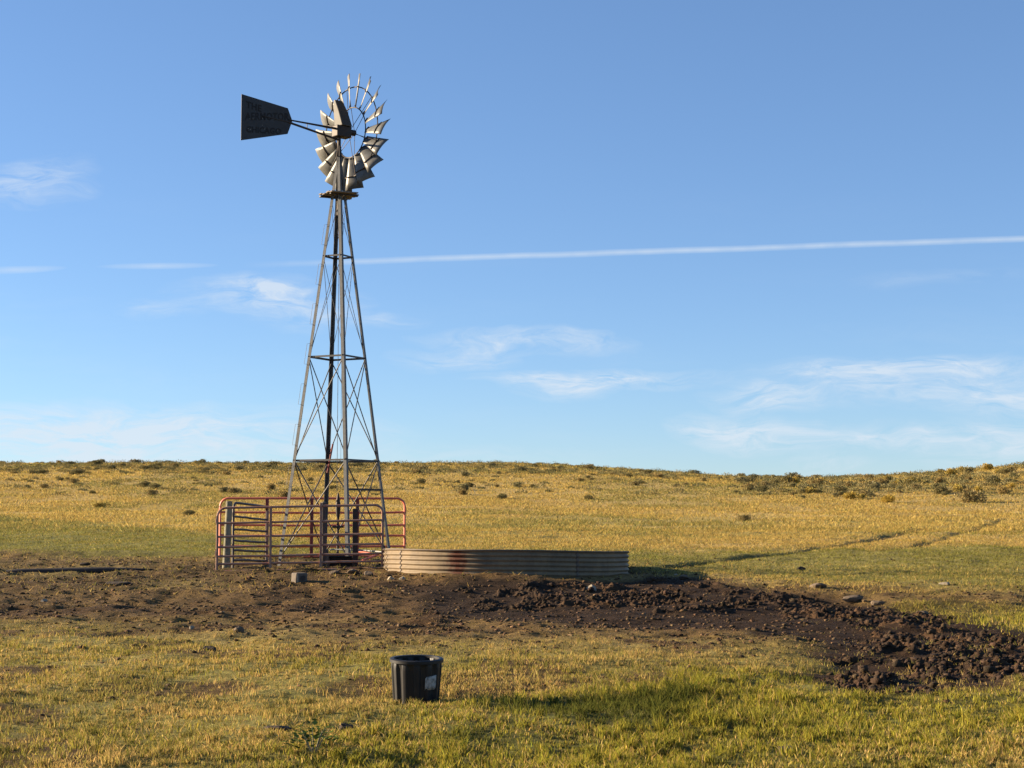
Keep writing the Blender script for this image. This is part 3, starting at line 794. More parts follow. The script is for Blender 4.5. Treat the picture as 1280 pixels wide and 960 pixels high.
# ------------------------------------------------------------------ windmill
DT = 38.8
def at_d(px, row, d=DT): return ray(px, row, d)
TC = at_d(420.8, 705)                    # tower centre line
TX = at_d(421.2, 500).x
GZ = h1(TX, DT)
mill = empty('windmill', (TX, DT, GZ))
tag(mill, 'tall lattice tower windmill with galvanised blade wheel and dark tail vane', 'windmill')
APEX_Z = at_d(421.5, 176).z
Z575, Z446, Z320, ZPLAT = [at_d(421, r).z for r in (575, 446, 320, 244)]
def half(z): return 52 / 51.5 * (APEX_Z - z) / (APEX_Z - Z575) / .947     # half diagonal at height z
ANG = [math.radians(a) for a in (198.7, 288.7, 18.7, 108.7)]              # left, near, right, far corners
def corner(i, z):
    r = half(z); return Vector((TX + r * math.cos(ANG[i]), DT + r * math.sin(ANG[i]), z))
ZTOP = at_d(421, 196).z
for i in range(4):
    a, b = corner(i, h1(*corner(i, GZ).xy) - .15), corner(i, ZTOP)
    d1 = (corner((i + 1) % 4, 1.0) - corner(i, 1.0)).normalized(); d2 = (corner((i - 1) % 4, 1.0) - corner(i, 1.0)).normalized()
    MB().angle_iron(a, b, d1, d2, .085, .075, .010).build('tower_leg', MT['galv'], mill)
for zr, w in ((Z575, .045), (Z446, .045), (Z320, .04)):
    for i in range(4):
        a, b = corner(i, zr), corner((i + 1) % 4, zr)
        inn = (Vector((TX, DT, zr)) - (a + b) / 2).normalized()
        a, b = a + inn * .012, b + inn * .012
        MB().angle_iron(a, b, Vector((0, 0, -1)), inn, w, w, .006).build('girt', MT['galv_rod'], mill)
a, b = corner(1, at_d(443, 611).z), corner(2, at_d(477, 611).z)
MB().angle_iron(a, b, Vector((0, 0, -1)), (Vector((TX, DT, a.z)) - (a + b) / 2).normalized(), .05, .05, .008).build('girt', MT['iron'], mill)
for za, zb, r in ((GZ + .12, Z575, .016), (Z575, Z446, .013), (Z446, Z320, .007), (Z320, ZPLAT - .1, .005)):
    for i in range(4):
        j = (i + 1) % 4
        c = Vector((TX, DT, 0))
        for k, (p, q) in enumerate(((corner(i, za), corner(j, zb)), (corner(j, za), corner(i, zb)))):
            off = Vector(((TX - (p.x + q.x) / 2), (DT - (p.y + q.y) / 2), 0)).normalized() * (.018 + .03 * k)
            MB().tube([p + off, q + off], r, 6).build('brace_rod', MT['galv_rod'], mill)
# step irons on the left leg
for k in range(13):
    z0 = GZ + .9 + k * .98
    if z0 > ZPLAT - .7: break
    for sgn, dz in ((-1, 0), (1, .45)):
        p, q = corner(0, z0 + dz), corner(0, z0 + dz + .50)
        n = (Vector((-1, -.2, 0)) if sgn < 0 else Vector((.75, -.5, 0))).normalized() * (.062 if sgn < 0 else .07)
        MB().tube([p, p + n, q + n, q], .0045, 5).build('step_iron', MT['galv_rod'], mill)
# platform with planks
plat_c = Vector((TX, DT, ZPLAT))
AX = Vector((.764, .645, 0)).normalized()         # wheel axis, pointing away to the right
HX = Vector((-.645, .764, 0)).normalized()        # horizontal direction inside the wheel plane
fr = MB()
rp = half(ZPLAT) + .02
PA = .62
px_ax, py_ax = Vector((math.cos(PA), math.sin(PA), 0)), Vector((-math.sin(PA), math.cos(PA), 0))
for s in (-1, 1): fr.box(plat_c + py_ax * s * .26 - Vector((0, 0, .028)), (px_ax, py_ax, (0, 0, 1)), (.38, .03, .016))
platform = fr.build('platform_frame', MT['iron'], mill)
for k, (oy, L, sh, tilt) in enumerate([(-.36, .37, -.06, .05), (-.215, .42, -.01, .0), (-.07, .40, .03, -.02), (.075, .41, .02, .02), (.22, .43, .03, -.03), (.365, .36, .05, .05)]):
    ax = (px_ax + Vector((0, 0, tilt))).normalized()
    segs = ((-L, L),) if abs(oy) > .1 else ((-L, -.09), (.09, L))
    for s0, s1 in segs:
        MB().box(plat_c + py_ax * oy + px_ax * (sh + (s0 + s1) / 2) + Vector((0, 0, .008 + tilt * (s0 + s1) / 2)), (ax, py_ax, (0, 0, 1)), ((s1 - s0) / 2, .066, .015)).build('plank', MT['plank'], platform, bevel=.004)
# mast, rod, chain
HUB_Z = at_d(437, 163).z
MB().tube([(TX, DT, ZPLAT - .5), (TX, DT, HUB_Z + .05)], [.045, .042], 10).build('mast_pipe', MT['iron'], mill)
MB().tube([(TX + .02, DT - .01, GZ + 1.75), (TX + .02, DT - .01, HUB_Z - .1)], .007, 6).build('pump_rod', MT['galv_rod'], mill)
MB().tube([(TX + .10, DT + .05, GZ + 2.4), (TX + .10, DT + .05, ZPLAT)], .004, 5).build('furl_wire', MT['galv_rod'], mill)
pa, pb = corner(3, at_d(403, 590).z) + Vector((.03, -.12, 0)), corner(3, at_d(406, 553).z) + Vector((.14, -.12, 0))
lev = MB().tube([pa, pb], .022, 8).build('furl_lever', MT['redpost'], mill); tag(lev, 'dark red furling lever on the leg')
# upper cone struts from the legs to the head
for i in range(4):
    MB().tube([corner(i, ZTOP), Vector((TX, DT, ZTOP + .38)) + (corner(i, ZTOP) - Vector((TX, DT, ZTOP))) * .3], .02, 6).build('mast_strut', MT['iron'], mill)
# gear case and hood
hd = Vector((TX, DT, HUB_Z))
MB().box(hd + AX * .07 + Vector((0, 0, -.03)), (AX, HX, (0, 0, 1)), (.21, .13, .14)).tube([hd + AX * .25, hd + AX * .38], .055, 12).build('gear_case', MT['iron'], mill, bevel=.02)
zb, zt = .10, .74
def hood_ring(z, a0, a1, hh): return [hd + AX * a + HX * q + Vector((0, 0, z)) for a, q in ((a0, -hh), (a1, -hh), (a1, hh), (a0, hh))]
vs = hood_ring(zb, -.03, .27, .18) + hood_ring(.45, -.10, .18, .12) + hood_ring(zt, -.16, .07, .04)
MB().add(vs, [(0, 1, 5, 4), (1, 2, 6, 5), (2, 3, 7, 6), (3, 0, 4, 7), (4, 5, 9, 8), (5, 6, 10, 9), (6, 7, 11, 10), (7, 4, 8, 11), (8, 9, 10, 11), (3, 2, 1, 0)]).build('gear_hood', MT['hood'], mill, bevel=.02)
# the wheel
WR = 1.45
WC = hd + AX * .37
wh = MB()
wh.tube([WC - AX * .09, WC + AX * .09], .075, 14)
def wpt(phi, r, ax=0.0): return WC + (HX * math.cos(phi) + Vector((0, 0, 1)) * math.sin(phi)) * r + AX * ax
wheel = wh.build('wheel_hub', MT['iron'], mill, smooth=True)
for r, axo, name in ((.78 * WR, -.02, 'outer_rim'), (.43 * WR, -.02, 'inner_rim')):
    MB().tube([wpt(2 * math.pi * k / 60, r, axo) for k in range(60)], .015, 6, closed=True).build(name, MT['iron'], wheel)
for k in range(6):
    ph = 2 * math.pi * (k + .36) / 6
    for s in (-1, 1):
        MB().tube([WC + AX * .08 * s + (wpt(ph, .07) - WC), wpt(ph + .03 * s, .78 * WR, -.02)], .0075, 5).build('spoke', MT['iron'], wheel)
BETA = math.radians(34)
for k in range(18):
    ph = 2 * math.pi * (k + .22) / 18
    er = HX * math.cos(ph) + Vector((0, 0, 1)) * math.sin(ph)
    et = (HX * math.sin(ph) - Vector((0, 0, 1)) * math.cos(ph))
    vs, fs = [], []
    nu, nv = 5, 7
    tw = random.uniform(-.05, .05)
    for i in range(nu):
        r = WR * (.44 + (1.0 - .44) * i / (nu - 1))
        wd = .20 + (.50 - .20) * i / (nu - 1)
        bt = BETA + tw - .12 * (i / (nu - 1) - .5)
        ch = et * math.cos(bt) + AX * math.sin(bt); nn = AX * math.cos(bt) - et * math.sin(bt)
        for j in range(nv):
            t = j / (nv - 1) - .5
            vs.append(WC + er * r + ch * wd * t + nn * (.30 * wd * (t * t - .25)))
    for i in range(nu - 1):
        for j in range(nv - 1):
            a = i * nv + j; fs.append((a, a + 1, a + nv + 1, a + nv))
    bl = MB().add(vs, fs).build('blade', MT['blade'], wheel, smooth=True, solid=.004)
    bt = BETA + tw
    ch = et * math.cos(bt) + AX * math.sin(bt); nn = AX * math.cos(bt) - et * math.sin(bt)
    for rr, wd in ((.78 * WR, .36), (.46 * WR, .18)):
        pts = [WC + er * rr + ch * wd * t + nn * (.30 * wd * (t * t - .25) - .014) for t in (-.5, -.25, 0, .25, .5)]
        MB().tube(pts, .013, 5).build('blade_bracket', MT['iron'], wheel)
# tail boom and vane
TD = -AX
def tp(s, z, off=0.0): return hd + TD * s + Vector((0, 0, z)) + HX * off
SLEN = 2.77
e1 = 1.36
MB().tube([tp(.12, .03), tp(e1 + .1, .03)], [.03, .018], 8).build('tail_bone', MT['iron'], mill)
MB().tube([tp(.02, -.24), tp(e1 + .1, -.03)], .028, 8).build('tail_bone', MT['iron'], mill)
vz = [tp(SLEN, .44), tp(SLEN, -.67), tp(e1 + .13, -.32), tp(e1, .02), tp(e1 + .13, .31)]
vs = [p + HX * .004 for p in vz] + [p - HX * .004 for p in vz]
vane = MB().add(vs, [(0, 1, 2, 3, 4), (9, 8, 7, 6, 5)] + [(i, i + 5, (i + 1) % 5 + 5, (i + 1) % 5) for i in range(5)]).build('tail_vane', MT['vane'], mill)
MB().box(tp(e1 + .42, -.01, -.014), ((TD + Vector((0, 0, .05))).normalized(), (0, 0, 1), HX), (.42, .011, .006)).build('vane_stiffener', MT['iron'], vane)
def lettering(txt, s, z, size, rise, off):
    cu = bpy.data.curves.new('lettering', 'FONT'); cu.body = txt; cu.size = size; cu.extrude = .0015; cu.space_character = 1.06; cu.resolution_u = 2; cu.offset = .006
    t = bpy.data.objects.new('lettering_source', cu); COL.objects.link(t)
    bpy.context.view_layer.update()
    me = bpy.data.meshes.new_from_object(t.evaluated_get(bpy.context.evaluated_depsgraph_get()))
    bpy.data.objects.remove(t); bpy.data.curves.remove(cu)
    xd = (AX + Vector((0, 0, rise))).normalized(); yd = Vector((0, 0, 1)); o0 = tp(s, z, -.0065) - Vector(mill.location)
    for v in me.vertices:
        p = o0 + xd * v.co.x * off + yd * v.co.y - HX * v.co.z
        v.co = p
    me.materials.clear(); me.materials.append(MT['letter'])
    o = bpy.data.objects.new('lettering', me); COL.objects.link(o); o.parent = vane
lettering('THE', SLEN - .13, .14, .22, -.10, 1.0)
lettering('AERMOTOR', SLEN - .11, -.16, .25, .15, .86)
lettering('CHICAGO', SLEN - .14, -.45, .20, .10, 1.0)
for s, z in ((.23, -.12), (.32, -.11), (.58, -.05), (.57, -.22), (.19, -.36), (.25, -.37), (1.0, -.27), (.64, -.30)):
    MB().tube([tp(SLEN - s, z, -.004), tp(SLEN - s, z, -.009)], .012, 6).build('rivet', MT['dot'], vane)
MB().tube([tp(e1 - .42, -.10), tp(e1 - .42, .05)], .012, 6).build('tail_link', MT['whitepipe'], mill)

# ------------------------------------------------------------------ well pump, pipe, odds and ends inside the pen
g = h1(TX + .05, DT)
pump = empty('well_pump', (TX + .05, DT, g)); tag(pump, 'rusty hand pump standard at the centre of the windmill tower', 'pump')
B = lambda *p: Vector((TX + .05, DT, g)) + Vector(p)
MB().tube([B(0, 0, -.1), B(0, 0, .75)], .03, 10).build('stand_pipe', MT['iron'], pump)
MB().tube([B(0, 0, .7), B(0, 0, 1.1), B(0, 0, 1.16), B(0, 0, 1.32), B(0, 0, 1.42), B(0, 0, 1.62), B(0, 0, 1.72)], [.03, .028, .045, .06, .065, .035, .01], 10).build('packer_head', MT['iron'], pump, smooth=True)
MB().tube([B(-.13, -.05, .9), B(.13, .05, .9)], .025, 8).build('cross_handle', MT['iron'], pump)
MB().box(B(0, 0, .06), ((1, 0, 0), (0, 1, 0), (0, 0, 1)), (.2, .2, .1)).build('base_block', MT['darkpost'], pump, bevel=.02)
tk_left = ray(484, 700, 36.2)
pz = at_d(430, 686).z
dp = MB().tube([(TX - .1, DT - .35, pz - .01), (TX + .5, DT - .6, pz - .01), (TX + .9, 37.6, pz - .02), (tk_left.x + .05, 36.9, pz - .05), (tk_left.x + .3, 36.6, pz - .06)], .018, 8).build('discharge_pipe', MT['whitepipe'], None, loc=(TX - .1, DT - .35, h1(TX, DT)))
for k in (.15, .75): pass
tag(dp, 'thin pale pipe running from the well pump to the stock tank', 'pipe')
# black trough under the tower
c = at_d(428, 695, 37.6); tz = h1(c.x, 37.6)
tr_root = empty('feed_trough', (c.x, 37.6, tz)); tag(tr_root, 'low black rectangular trough behind the rust-brown livestock panel', 'trough')
ring = lambda hw, hd_, z: [(c.x + sx * hw, 37.6 + sy * hd_, tz + z) for sx, sy in ((-1, -1), (1, -1), (1, 1), (-1, 1))]
vs = ring(.27, .18, -.02) + ring(.32, .22, .24) + ring(.28, .18, .24) + ring(.24, .15, .03)
fs = [(0, 3, 2, 1)] + [(a + i, a + (i + 1) % 4, a + 4 + (i + 1) % 4, a + 4 + i) for a in (0, 4, 8) for i in range(4)] + [(12, 13, 14, 15)]
MB().add(vs, fs).build('trough_body', MT['tub'], tr_root, bevel=.01)
MB().tube([Vector(p) for p in ring(.335, .235, .245)], .018, 6, closed=True).build('trough_lip', MT['tub'], tr_root)
# pale stub and stones in the pen
def stone(px, row, wpx, hpx, m, label, name='stone', group=None, d=None, flat=None, seed=None):
    p = at(px, row); k = F_PX / p[1]
    v, f = ico(2); r = np.random.default_rng(seed if seed is not None else int(px * 13 + row))
    ofs = r.normal(size=3) * 5
    n = np.array([fbm(np.array([q[0] * 1.1 + ofs[0] + q[2] * .7]), np.array([q[1] * 1.1 + ofs[1] - q[2] * .6]), int(px) % 97, 3)[0] for q in v])
    v = v * (1 + (n - .5) * 1.1)[:, None] * (1 + (r.uniform(-.16, .16, len(v)) if name != 'stone' else 0 * n))[:, None]
    # chisel flat facets so that the outline is angular
    for _ in range(5):
        nn = r.normal(size=3); nn /= np.linalg.norm(nn); dd = v @ nn; lim = r.uniform(.5, .8)
        v = v - np.clip(dd - lim, 0, None)[:, None] * nn[None]
    w2, h2 = wpx / k / 2, hpx / k
    v = v * np.array([w2 * 1.1, w2 * r.uniform(.7, 1.0), h2 * .62])
    z0 = h1(*p); mb = MB().add([Vector((p[0] + q[0], p[1] + q[1], z0 + q[2] + h2 * .3)) for q in v], [tuple(t) for t in f])
    o = mb.build(name, m, None, loc=(p[0], p[1], z0), smooth=False)
    return tag(o, label, 'stone' if name == 'stone' else name.replace('_', ' '), group)
stub = at(408, 709); sz = h1(*stub)
so = empty('pipe_stub', (stub[0], stub[1], sz)); tag(so, 'short pale pipe stub standing in the pen beside the black trough', 'pipe')
MB().tube([(stub[0], stub[1], sz - .05), (stub[0] + .01, stub[1], sz + .12), (stub[0] - .02, stub[1] + .02, sz + .36)], [.075, .07, .055], 10).build('pipe', MT['block'], so, smooth=True)
MB().tube([(stub[0] - .02, stub[1] + .02, sz + .34), (stub[0] - .02, stub[1] + .02, sz + .40)], .07, 10).build('collar', MT['block'], so, smooth=True)
# weathered block in front of the panel
bp = at(374, 727); bz = h1(*bp)
br = empty('timber_block', (bp[0], bp[1], bz)); tag(br, 'stubby pale timber block with dark knot lying before the livestock panel', 'block')
r1 = Vector((math.cos(.45), math.sin(.45), 0)); r2 = Vector((-math.sin(.45), math.cos(.45), 0))
MB().box(Vector((bp[0], bp[1], bz + .10)), (r1, r2, (.05, 0, 1)), (.125, .16, .115)).build('block_body', MT['block'], br, bevel=.03)
fc = Vector((bp[0], bp[1], bz + .11)) - r2 * .162 + r1 * .02
MB().tube([fc + r2 * .02, fc - r2 * .004], .055, 12).build('knot', MT['iron'], br)
MB().box(fc - r1 * .105 + r2 * -.0005, (r1, r2, (0, 0, 1)), (.014, .004, .075)).build('lit_edge_strip', MT['paleston'], br)  # sunlit left edge of the block painted on as a pale strip

# ------------------------------------------------------------------ livestock panels and posts
def arc_frame(P0, X, up, L, Ht, R, foot):
    pts = [P0 + up * (-foot)]
    for k in range(7):
        q = math.pi / 2 * k / 6
        pts.append(P0 + X * (R - R * math.cos(q)) + up * (Ht - R + R * math.sin(q)))
    for k in range(7):
        q = math.pi / 2 * k / 6
        pts.append(P0 + X * (L - R + R * math.sin(q)) + up * (Ht - R + R * math.cos(q)))
    pts.append(P0 + X * L + up * (-foot))
    return pts
def panel(name, P0, P1, Ht, rails, ups, r, m, m_up, label, foot=.06, R=.2, lean=0.0, frame_mat=None, upw=.03, sag=0.0):
    X = (P1 - P0); L = X.length; X.normalize()
    nrm = Vector((X.y, -X.x, 0)).normalized()
    up = (Vector((0, 0, 1)) + nrm * lean).normalized()
    root = empty(name, P0); tag(root, label, 'livestock panel')
    MB().tube(arc_frame(P0, X, up, L, Ht, R, foot), r * 1.1, 8).build('end_frame', frame_mat or m, root, smooth=True)
    for q in rails:
        pts = []
        for k in range(9):
            s = k / 8
            pts.append(P0 + X * (L * s) + up * (Ht * q) + Vector((0, 0, -sag * math.sin(math.pi * s) + random.uniform(-.006, .006))) + nrm * random.uniform(-.006, .006))
        MB().tube(pts, r, 8).build('rail', m, root, smooth=True)
    for s, z0, z1 in ups:
        c = P0 + X * (L * s) + nrm * (r * .8)
        a, b = c + up * (Ht * z0), c + up * (Ht * z1)
        MB().box((a + b) / 2, (X, nrm, up), (upw, r * 1.15, (b - a).length / 2)).build('upright', m_up, root, bevel=.004)
    for s, z0 in ((0, .80), (0, .28), (1, .80), (1, .28)):
        c = P0 + X * (L * s + (-.03 if s == 0 else .03)) + up * (Ht * z0)
        MB().tube([c - up * .05, c + up * .05], .016, 8).build('hinge_sleeve', m, root, smooth=True)
        MB().tube([c - up * .09, c + up * .09, c + up * .10 + nrm * .04], .007, 6).build('hinge_pin', MT['iron'], root)
    return root
dF = 36.2
A, Bp = ray(271, 714.5, dF), ray(478, 710.5, dF)
front = panel('livestock_panel', A, Bp, 1.425, [0, .115, .235, .385, .545, .76], [(.323, .04, 1.015), (.627, .04, 1.05)], .025, MT['rail'], MT['rail'],
              'rust-brown tubular livestock panel with rounded ends in front of the tower', foot=.09, R=.19, upw=.026)
dR = 41.2
A, Bp = ray(274.5, 698, dR), ray(505.5, 697, dR)
A.z, Bp.z = max(A.z, h1(A.x, A.y) + .03), max(Bp.z, h1(Bp.x, Bp.y) + .03)
back = panel('livestock_panel', A, Bp, 1.50, [.02, .19, .37, .55, .765], [(.255, .0, 1.0), (.497, .0, 1.0), (.745, .0, 1.0)], .028, MT['red'], MT['redpost'],
             'long bright red livestock panel behind the windmill tower', foot=.08, R=.2, upw=.04, sag=.02)
j = ray(473, 693, 40.2)
for q in (ray(446, 689.5, 40.6), ray(453, 700.5, 39.6)):
    MB().tube([j, q], .028, 8).build('broken_brace', MT['red'], back, smooth=True)
A, Bp = ray(291, 705, 37.4), ray(333, 705, 39.6)
A.z = .53; Bp.z = .44
panel('livestock_panel', A, Bp, 1.40, [.05, .21, .37, .56, .77], [(.99, .02, 1.0)], .026, MT['darkrail'], MT['rail'],
      'dark tubular livestock panel joining the round wooden post to the red panel', foot=.12, R=.17, upw=.022)
def post(px, row, top_row, d, r0, r1, m, label, lean=(0, 0)):
    p = ray(px, row, d); g_ = h1(p.x, d); t = ray(px, top_row, d).z
    root = empty('wooden_post', (p.x, d, g_)); tag(root, label, 'post')
    pts, rs = [], []
    for k in range(7):
        s = k / 6
        pts.append((p.x + lean[0] * s + random.uniform(-.008, .008), d + lean[1] * s, g_ - .25 + (t - g_ + .25) * s)); rs.append((r0 + (r1 - r0) * s) * random.uniform(.95, 1.05))
    MB().tube(pts, rs, 12).build('trunk', m, root, smooth=True)
    MB().tube([(pts[-1][0], pts[-1][1], t - .004), (pts[-1][0], pts[-1][1], t + .012)], [rs[-1] * .93, rs[-1] * .8], 12).build('cut_top', MT['plank'], root)
post(282, 706, 627, 37.1, .085, .075, MT['post'], 'round grey-green wooden post at the corner of the pen', (.06, 0))
post(404.5, 711, 628, 36.7, .06, .055, MT['darkpost'], 'dark wooden post tied behind the middle of the rust-brown panel')
p = ray(443.5, 700, 37.2); g_ = h1(p.x, 37.2); t_ = ray(443.5, 636, 37.2).z
tp_ = empty('steel_post', (p.x, 37.2, g_)); tag(tp_, 'dark flat steel post standing before the leg of the windmill', 'post')
MB().box((p.x, 37.2, (g_ - .2 + t_) / 2), ((1, .1, 0), (-.1, 1, 0), (0, 0, 1)), (.06, .035, (t_ - g_ + .2) / 2)).build('web', MT['iron'], tp_, bevel=.006)
MB().box((p.x + .062, 37.235, (g_ - .2 + t_) / 2), ((1, .1, 0), (-.1, 1, 0), (0, 0, 1)), (.012, .05, (t_ - g_ + .2) / 2 - .01)).build('flange', MT['redpost'], tp_)

# ------------------------------------------------------------------ stock tank
TKD = 36.0
tc3 = ray(633.5, 700, TKD); TR = (785 - 482) / 2 / (F_PX / TKD)
TZ0 = .17; TZ1 = .845
tank = empty('stock_tank', (tc3.x, TKD, TZ0)); tag(tank, 'low round corrugated steel stock tank with rust stain on its dented rim', 'stock tank')
def tank_top(q):       # q: 0 towards the viewer, positive to the right
    z = TZ1 + .072 * math.cos(q) - .03 * math.sin(q)
    z -= .045 * math.exp(-((q - math.radians(-22)) / .07) ** 2)
    z += .02 * math.exp(-((q - math.radians(-42)) / .2) ** 2)
    return z + .006 * math.sin(5 * q + 1)
def tank_rad(q):
    return TR * (1 + .004 * math.sin(3 * q + .6) + .003 * math.sin(7 * q)) - .05 * math.exp(-((q - math.radians(-22)) / .06) ** 2)
nseg, nz = 220, 60
vs, fs = [], []
for i in range(nseg):
    q = 2 * math.pi * i / nseg
    for jz in range(nz):
        t = jz / (nz - 1); zt = tank_top(q)
        z = TZ0 + (zt - TZ0) * t
        r = tank_rad(q) + .017 * math.cos((zt - z) / .098 * 2 * math.pi)
        vs.append(Vector((tc3.x + r * math.sin(q), TKD - r * math.cos(q), z)))
for i in range(nseg):
    for jz in range(nz - 1):
        a, b = i * nz + jz, ((i + 1) % nseg) * nz + jz
        fs.append((a, b, b + 1, a + 1))
MB().add(vs, fs).build('tank_wall', MT['tank'], tank, smooth=True, solid=.006)
MB().tube([Vector((tc3.x + (tank_rad(q) + .016) * math.sin(q), TKD - (tank_rad(q) + .016) * math.cos(q), tank_top(q))) for q in [2 * math.pi * i / 120 for i in range(120)]], .016, 8, closed=True).build('rolled_rim', MT['rim'], tank, smooth=True)
MB().add([Vector((tc3.x + (TR - .03) * math.cos(2 * math.pi * i / 64), TKD + (TR - .03) * math.sin(2 * math.pi * i / 64), .52)) for i in range(64)], [tuple(range(64))]).build('water', MT['water'], tank)
for qd in (-57.0, 33.0, 150.0):
    q = math.radians(qd); vs, fs = [], []
    for jz in range(nz):
        zt = tank_top(q); z = TZ0 + (zt - .02 - TZ0) * jz / (nz - 1)
        r = tank_rad(q) + .006 + .017 * math.cos((zt - z) / .098 * 2 * math.pi)
        for dq in (-.014, .014):
            vs.append(Vector((tc3.x + r * math.sin(q + dq), TKD - r * math.cos(q + dq), z)))
    for jz in range(nz - 1): fs.append((2 * jz, 2 * jz + 1, 2 * jz + 3, 2 * jz + 2))
    sm_ = MB().add(vs, fs).build('seam', MT['rim'], tank, smooth=True, solid=.004)

# ------------------------------------------------------------------ black tub
bx, by = float(bucket_xy[0]), float(bucket_xy[1]); bgz = h1(bx, by)
kb = F_PX / by
tub = empty('plastic_tub', (bx, by, bgz)); tag(tub, 'black ribbed plastic tub with pale sticker standing in the grass', 'tub')
rt, rb, ht = 30.5 / kb, 26.5 / kb, 53 / kb
TUB_T = Matrix.Translation((bx, by, bgz)) @ Matrix.Rotation(.035, 4, 'X') @ Matrix.Rotation(.012, 4, 'Y')
def ribw(q, t): 
    s = math.sin(12 * q + .6)
    return .011 * math.tanh(3.0 * s) * min(1, (1 - t) * 8) * min(1, t * 12 + .3)
ns = 240
def skin(zs, rad, rib):
    vs, fs = [], []
    for t, z in zs:
        for i in range(ns):
            q = 2 * math.pi * i / ns
            r = rad(t) + (ribw(q, t) if rib else 0)
            vs.append(TUB_T @ Vector((r * math.cos(q), r * math.sin(q), z)))
    for k in range(len(zs) - 1):
        for i in range(ns):
            a, b = k * ns + i, k * ns + (i + 1) % ns
            fs.append((a, b, b + ns, a + ns))
    return vs, fs
zs = [(t, -.02 + t * (ht + .02)) for t in np.linspace(0, 1, 14)]
vs, fs = skin(zs, lambda t: rb + (rt - rb) * t, True)
MB().add(vs, fs).build('outer_wall', MT['rubber'], tub, smooth=True)
vs, fs = skin(zs, lambda t: rb + (rt - rb) * t - .016, True)
fs = [f[::-1] for f in fs]; fs.append(tuple(range(ns)))
MB().add(vs, fs).build('inner_wall', MT['rubber'], tub, smooth=True)
prof = [(rt - .018, ht - .008), (rt - .018, ht + .012), (rt + .012, ht + .014), (rt + .022, ht + .006), (rt + .022, ht - .018), (rt + .004, ht - .024)]
m = MB().lathe((0, 0, 0), prof, 96); m.v = [TUB_T @ v for v in m.v]; m.build('rim', MT['rubber'], tub, smooth=True)
vs, fs = [], []
for i in range(9):
    for jz in range(5):
        q = math.radians(-90 + 24 + 31 * i / 8); t = .36 + .30 * jz / 4 + (.03 * (i / 8) if jz else 0)
        if (i, jz) in ((0, 4), (8, 0), (1, 0)): t += -.03 if jz else .04
        r = rb + (rt - rb) * t + .0135
        vs.append(TUB_T @ Vector((r * math.cos(q), r * math.sin(q), t * ht)))
for i in range(8):
    for jz in range(4):
        a = i * 5 + jz; fs.append((a, a + 5, a + 6, a + 1))
MB().add(vs, fs).build('sticker', MT['sticker'], tub, smooth=True, solid=.001)

# ------------------------------------------------------------------ pole lying on the dirt
a2, b2 = at(8, 713), at(192, 714)
pr = empty('fallen_pole', (a2[0], a2[1], h1(*a2))); tag(pr, 'long dark pole lying flat on the bare dirt beside the pen', 'pole')
pts, rs = [], []
for k in range(15):
    s = k / 14; x_, y_ = a2 + (b2 - a2) * s
    pts.append((x_, y_ + .015 * math.sin(5 * s), h1(*a2) + .05 + (h1(*b2) - .03 - h1(*a2)) * s)); rs.append((.075 if s < .65 else .075 - .06 * (s - .65) / .35) * (.6 if k == 0 else 1))
MB().tube(pts, rs, 10).build('shaft', MT['pole'], pr, smooth=True)

# ------------------------------------------------------------------ stones and dung
for px, row, w, hgt, m, lab in [
        (1021, 736, 22, 7, 'stone', 'flat brown stone at the top edge of the mud bank'),
        (1064, 749, 26, 10, 'stone', 'broad slanted tan stone half buried in the mud bank'),
        (1096, 754, 14, 8, 'stone', 'small rounded stone beside the broad tan stone on the bank'),
        (1152, 768, 16, 6, 'stone', 'flat stone where the mud bank meets the green grass'),
        (855, 722, 12, 5, 'stone', 'small stone at the tip of the shadow of the stock tank'),
        (739, 731, 16, 9, 'paleston', 'pale lump of stone on the mud bank below the dark side of the tank'),
        (844, 717, 6, 4, 'paleston', 'tiny white stone on the dirt beside the stock tank'),
        (1182, 732, 14, 4, 'paleston', 'flat pale stone on the trampled ground near the green patch'),
        (240, 785, 7, 5, 'paleston', 'white pebble in the dirt where the dry grass begins'),
        (298, 792, 15, 8, 'stone', 'wedge of grey stone on the edge of the dry grass'),
        (55, 752, 7, 4, 'paleston', 'small white stone on the trampled dirt below the dark pole'),
        (152, 711, 9, 3, 'paleston', 'white flake of stone touching the dark pole'),
        (488, 722, 10, 6, 'paleston', 'pale pebble under the left end of the stock tank wall'),
        (503, 722, 9, 6, 'paleston', 'white pebble next to the rusty left wall of the tank'),
        (440, 719, 18, 6, 'stone', 'tan stone slab in front of the end of the rust-brown panel'),
        (460, 720, 14, 6, 'stone', 'tan stone in the rubble line leading to the tank'),
        (418, 719, 12, 6, 'stone', 'ochre stone lying below the middle of the rust-brown panel')]:
    stone(px, row, w, hgt, MT[m], lab)
for px, row, w, hgt, lab in [(984, 935, 30, 9, 'dark dung pile in the green grass below the mud channel'),
                             (345, 918, 40, 7, 'wide dark dung pat in the dry grass'),
                             (150, 730, 30, 6, 'flat dark dung pat on the dirt beyond the dry grass'),
                             (105, 708, 14, 4, 'small dung pat just behind the dark pole'),
                             (260, 817, 18, 6, 'small dung pat in the straw-coloured grass'),
                             (432, 914, 22, 10, 'tilted dark clod beside the leafy weed'),
                             (1000, 713, 12, 5, 'dark clod on the olive pasture near the cattle trails')]:
    stone(px, row, w, hgt, MT['manure'], lab, name='dung_pat')

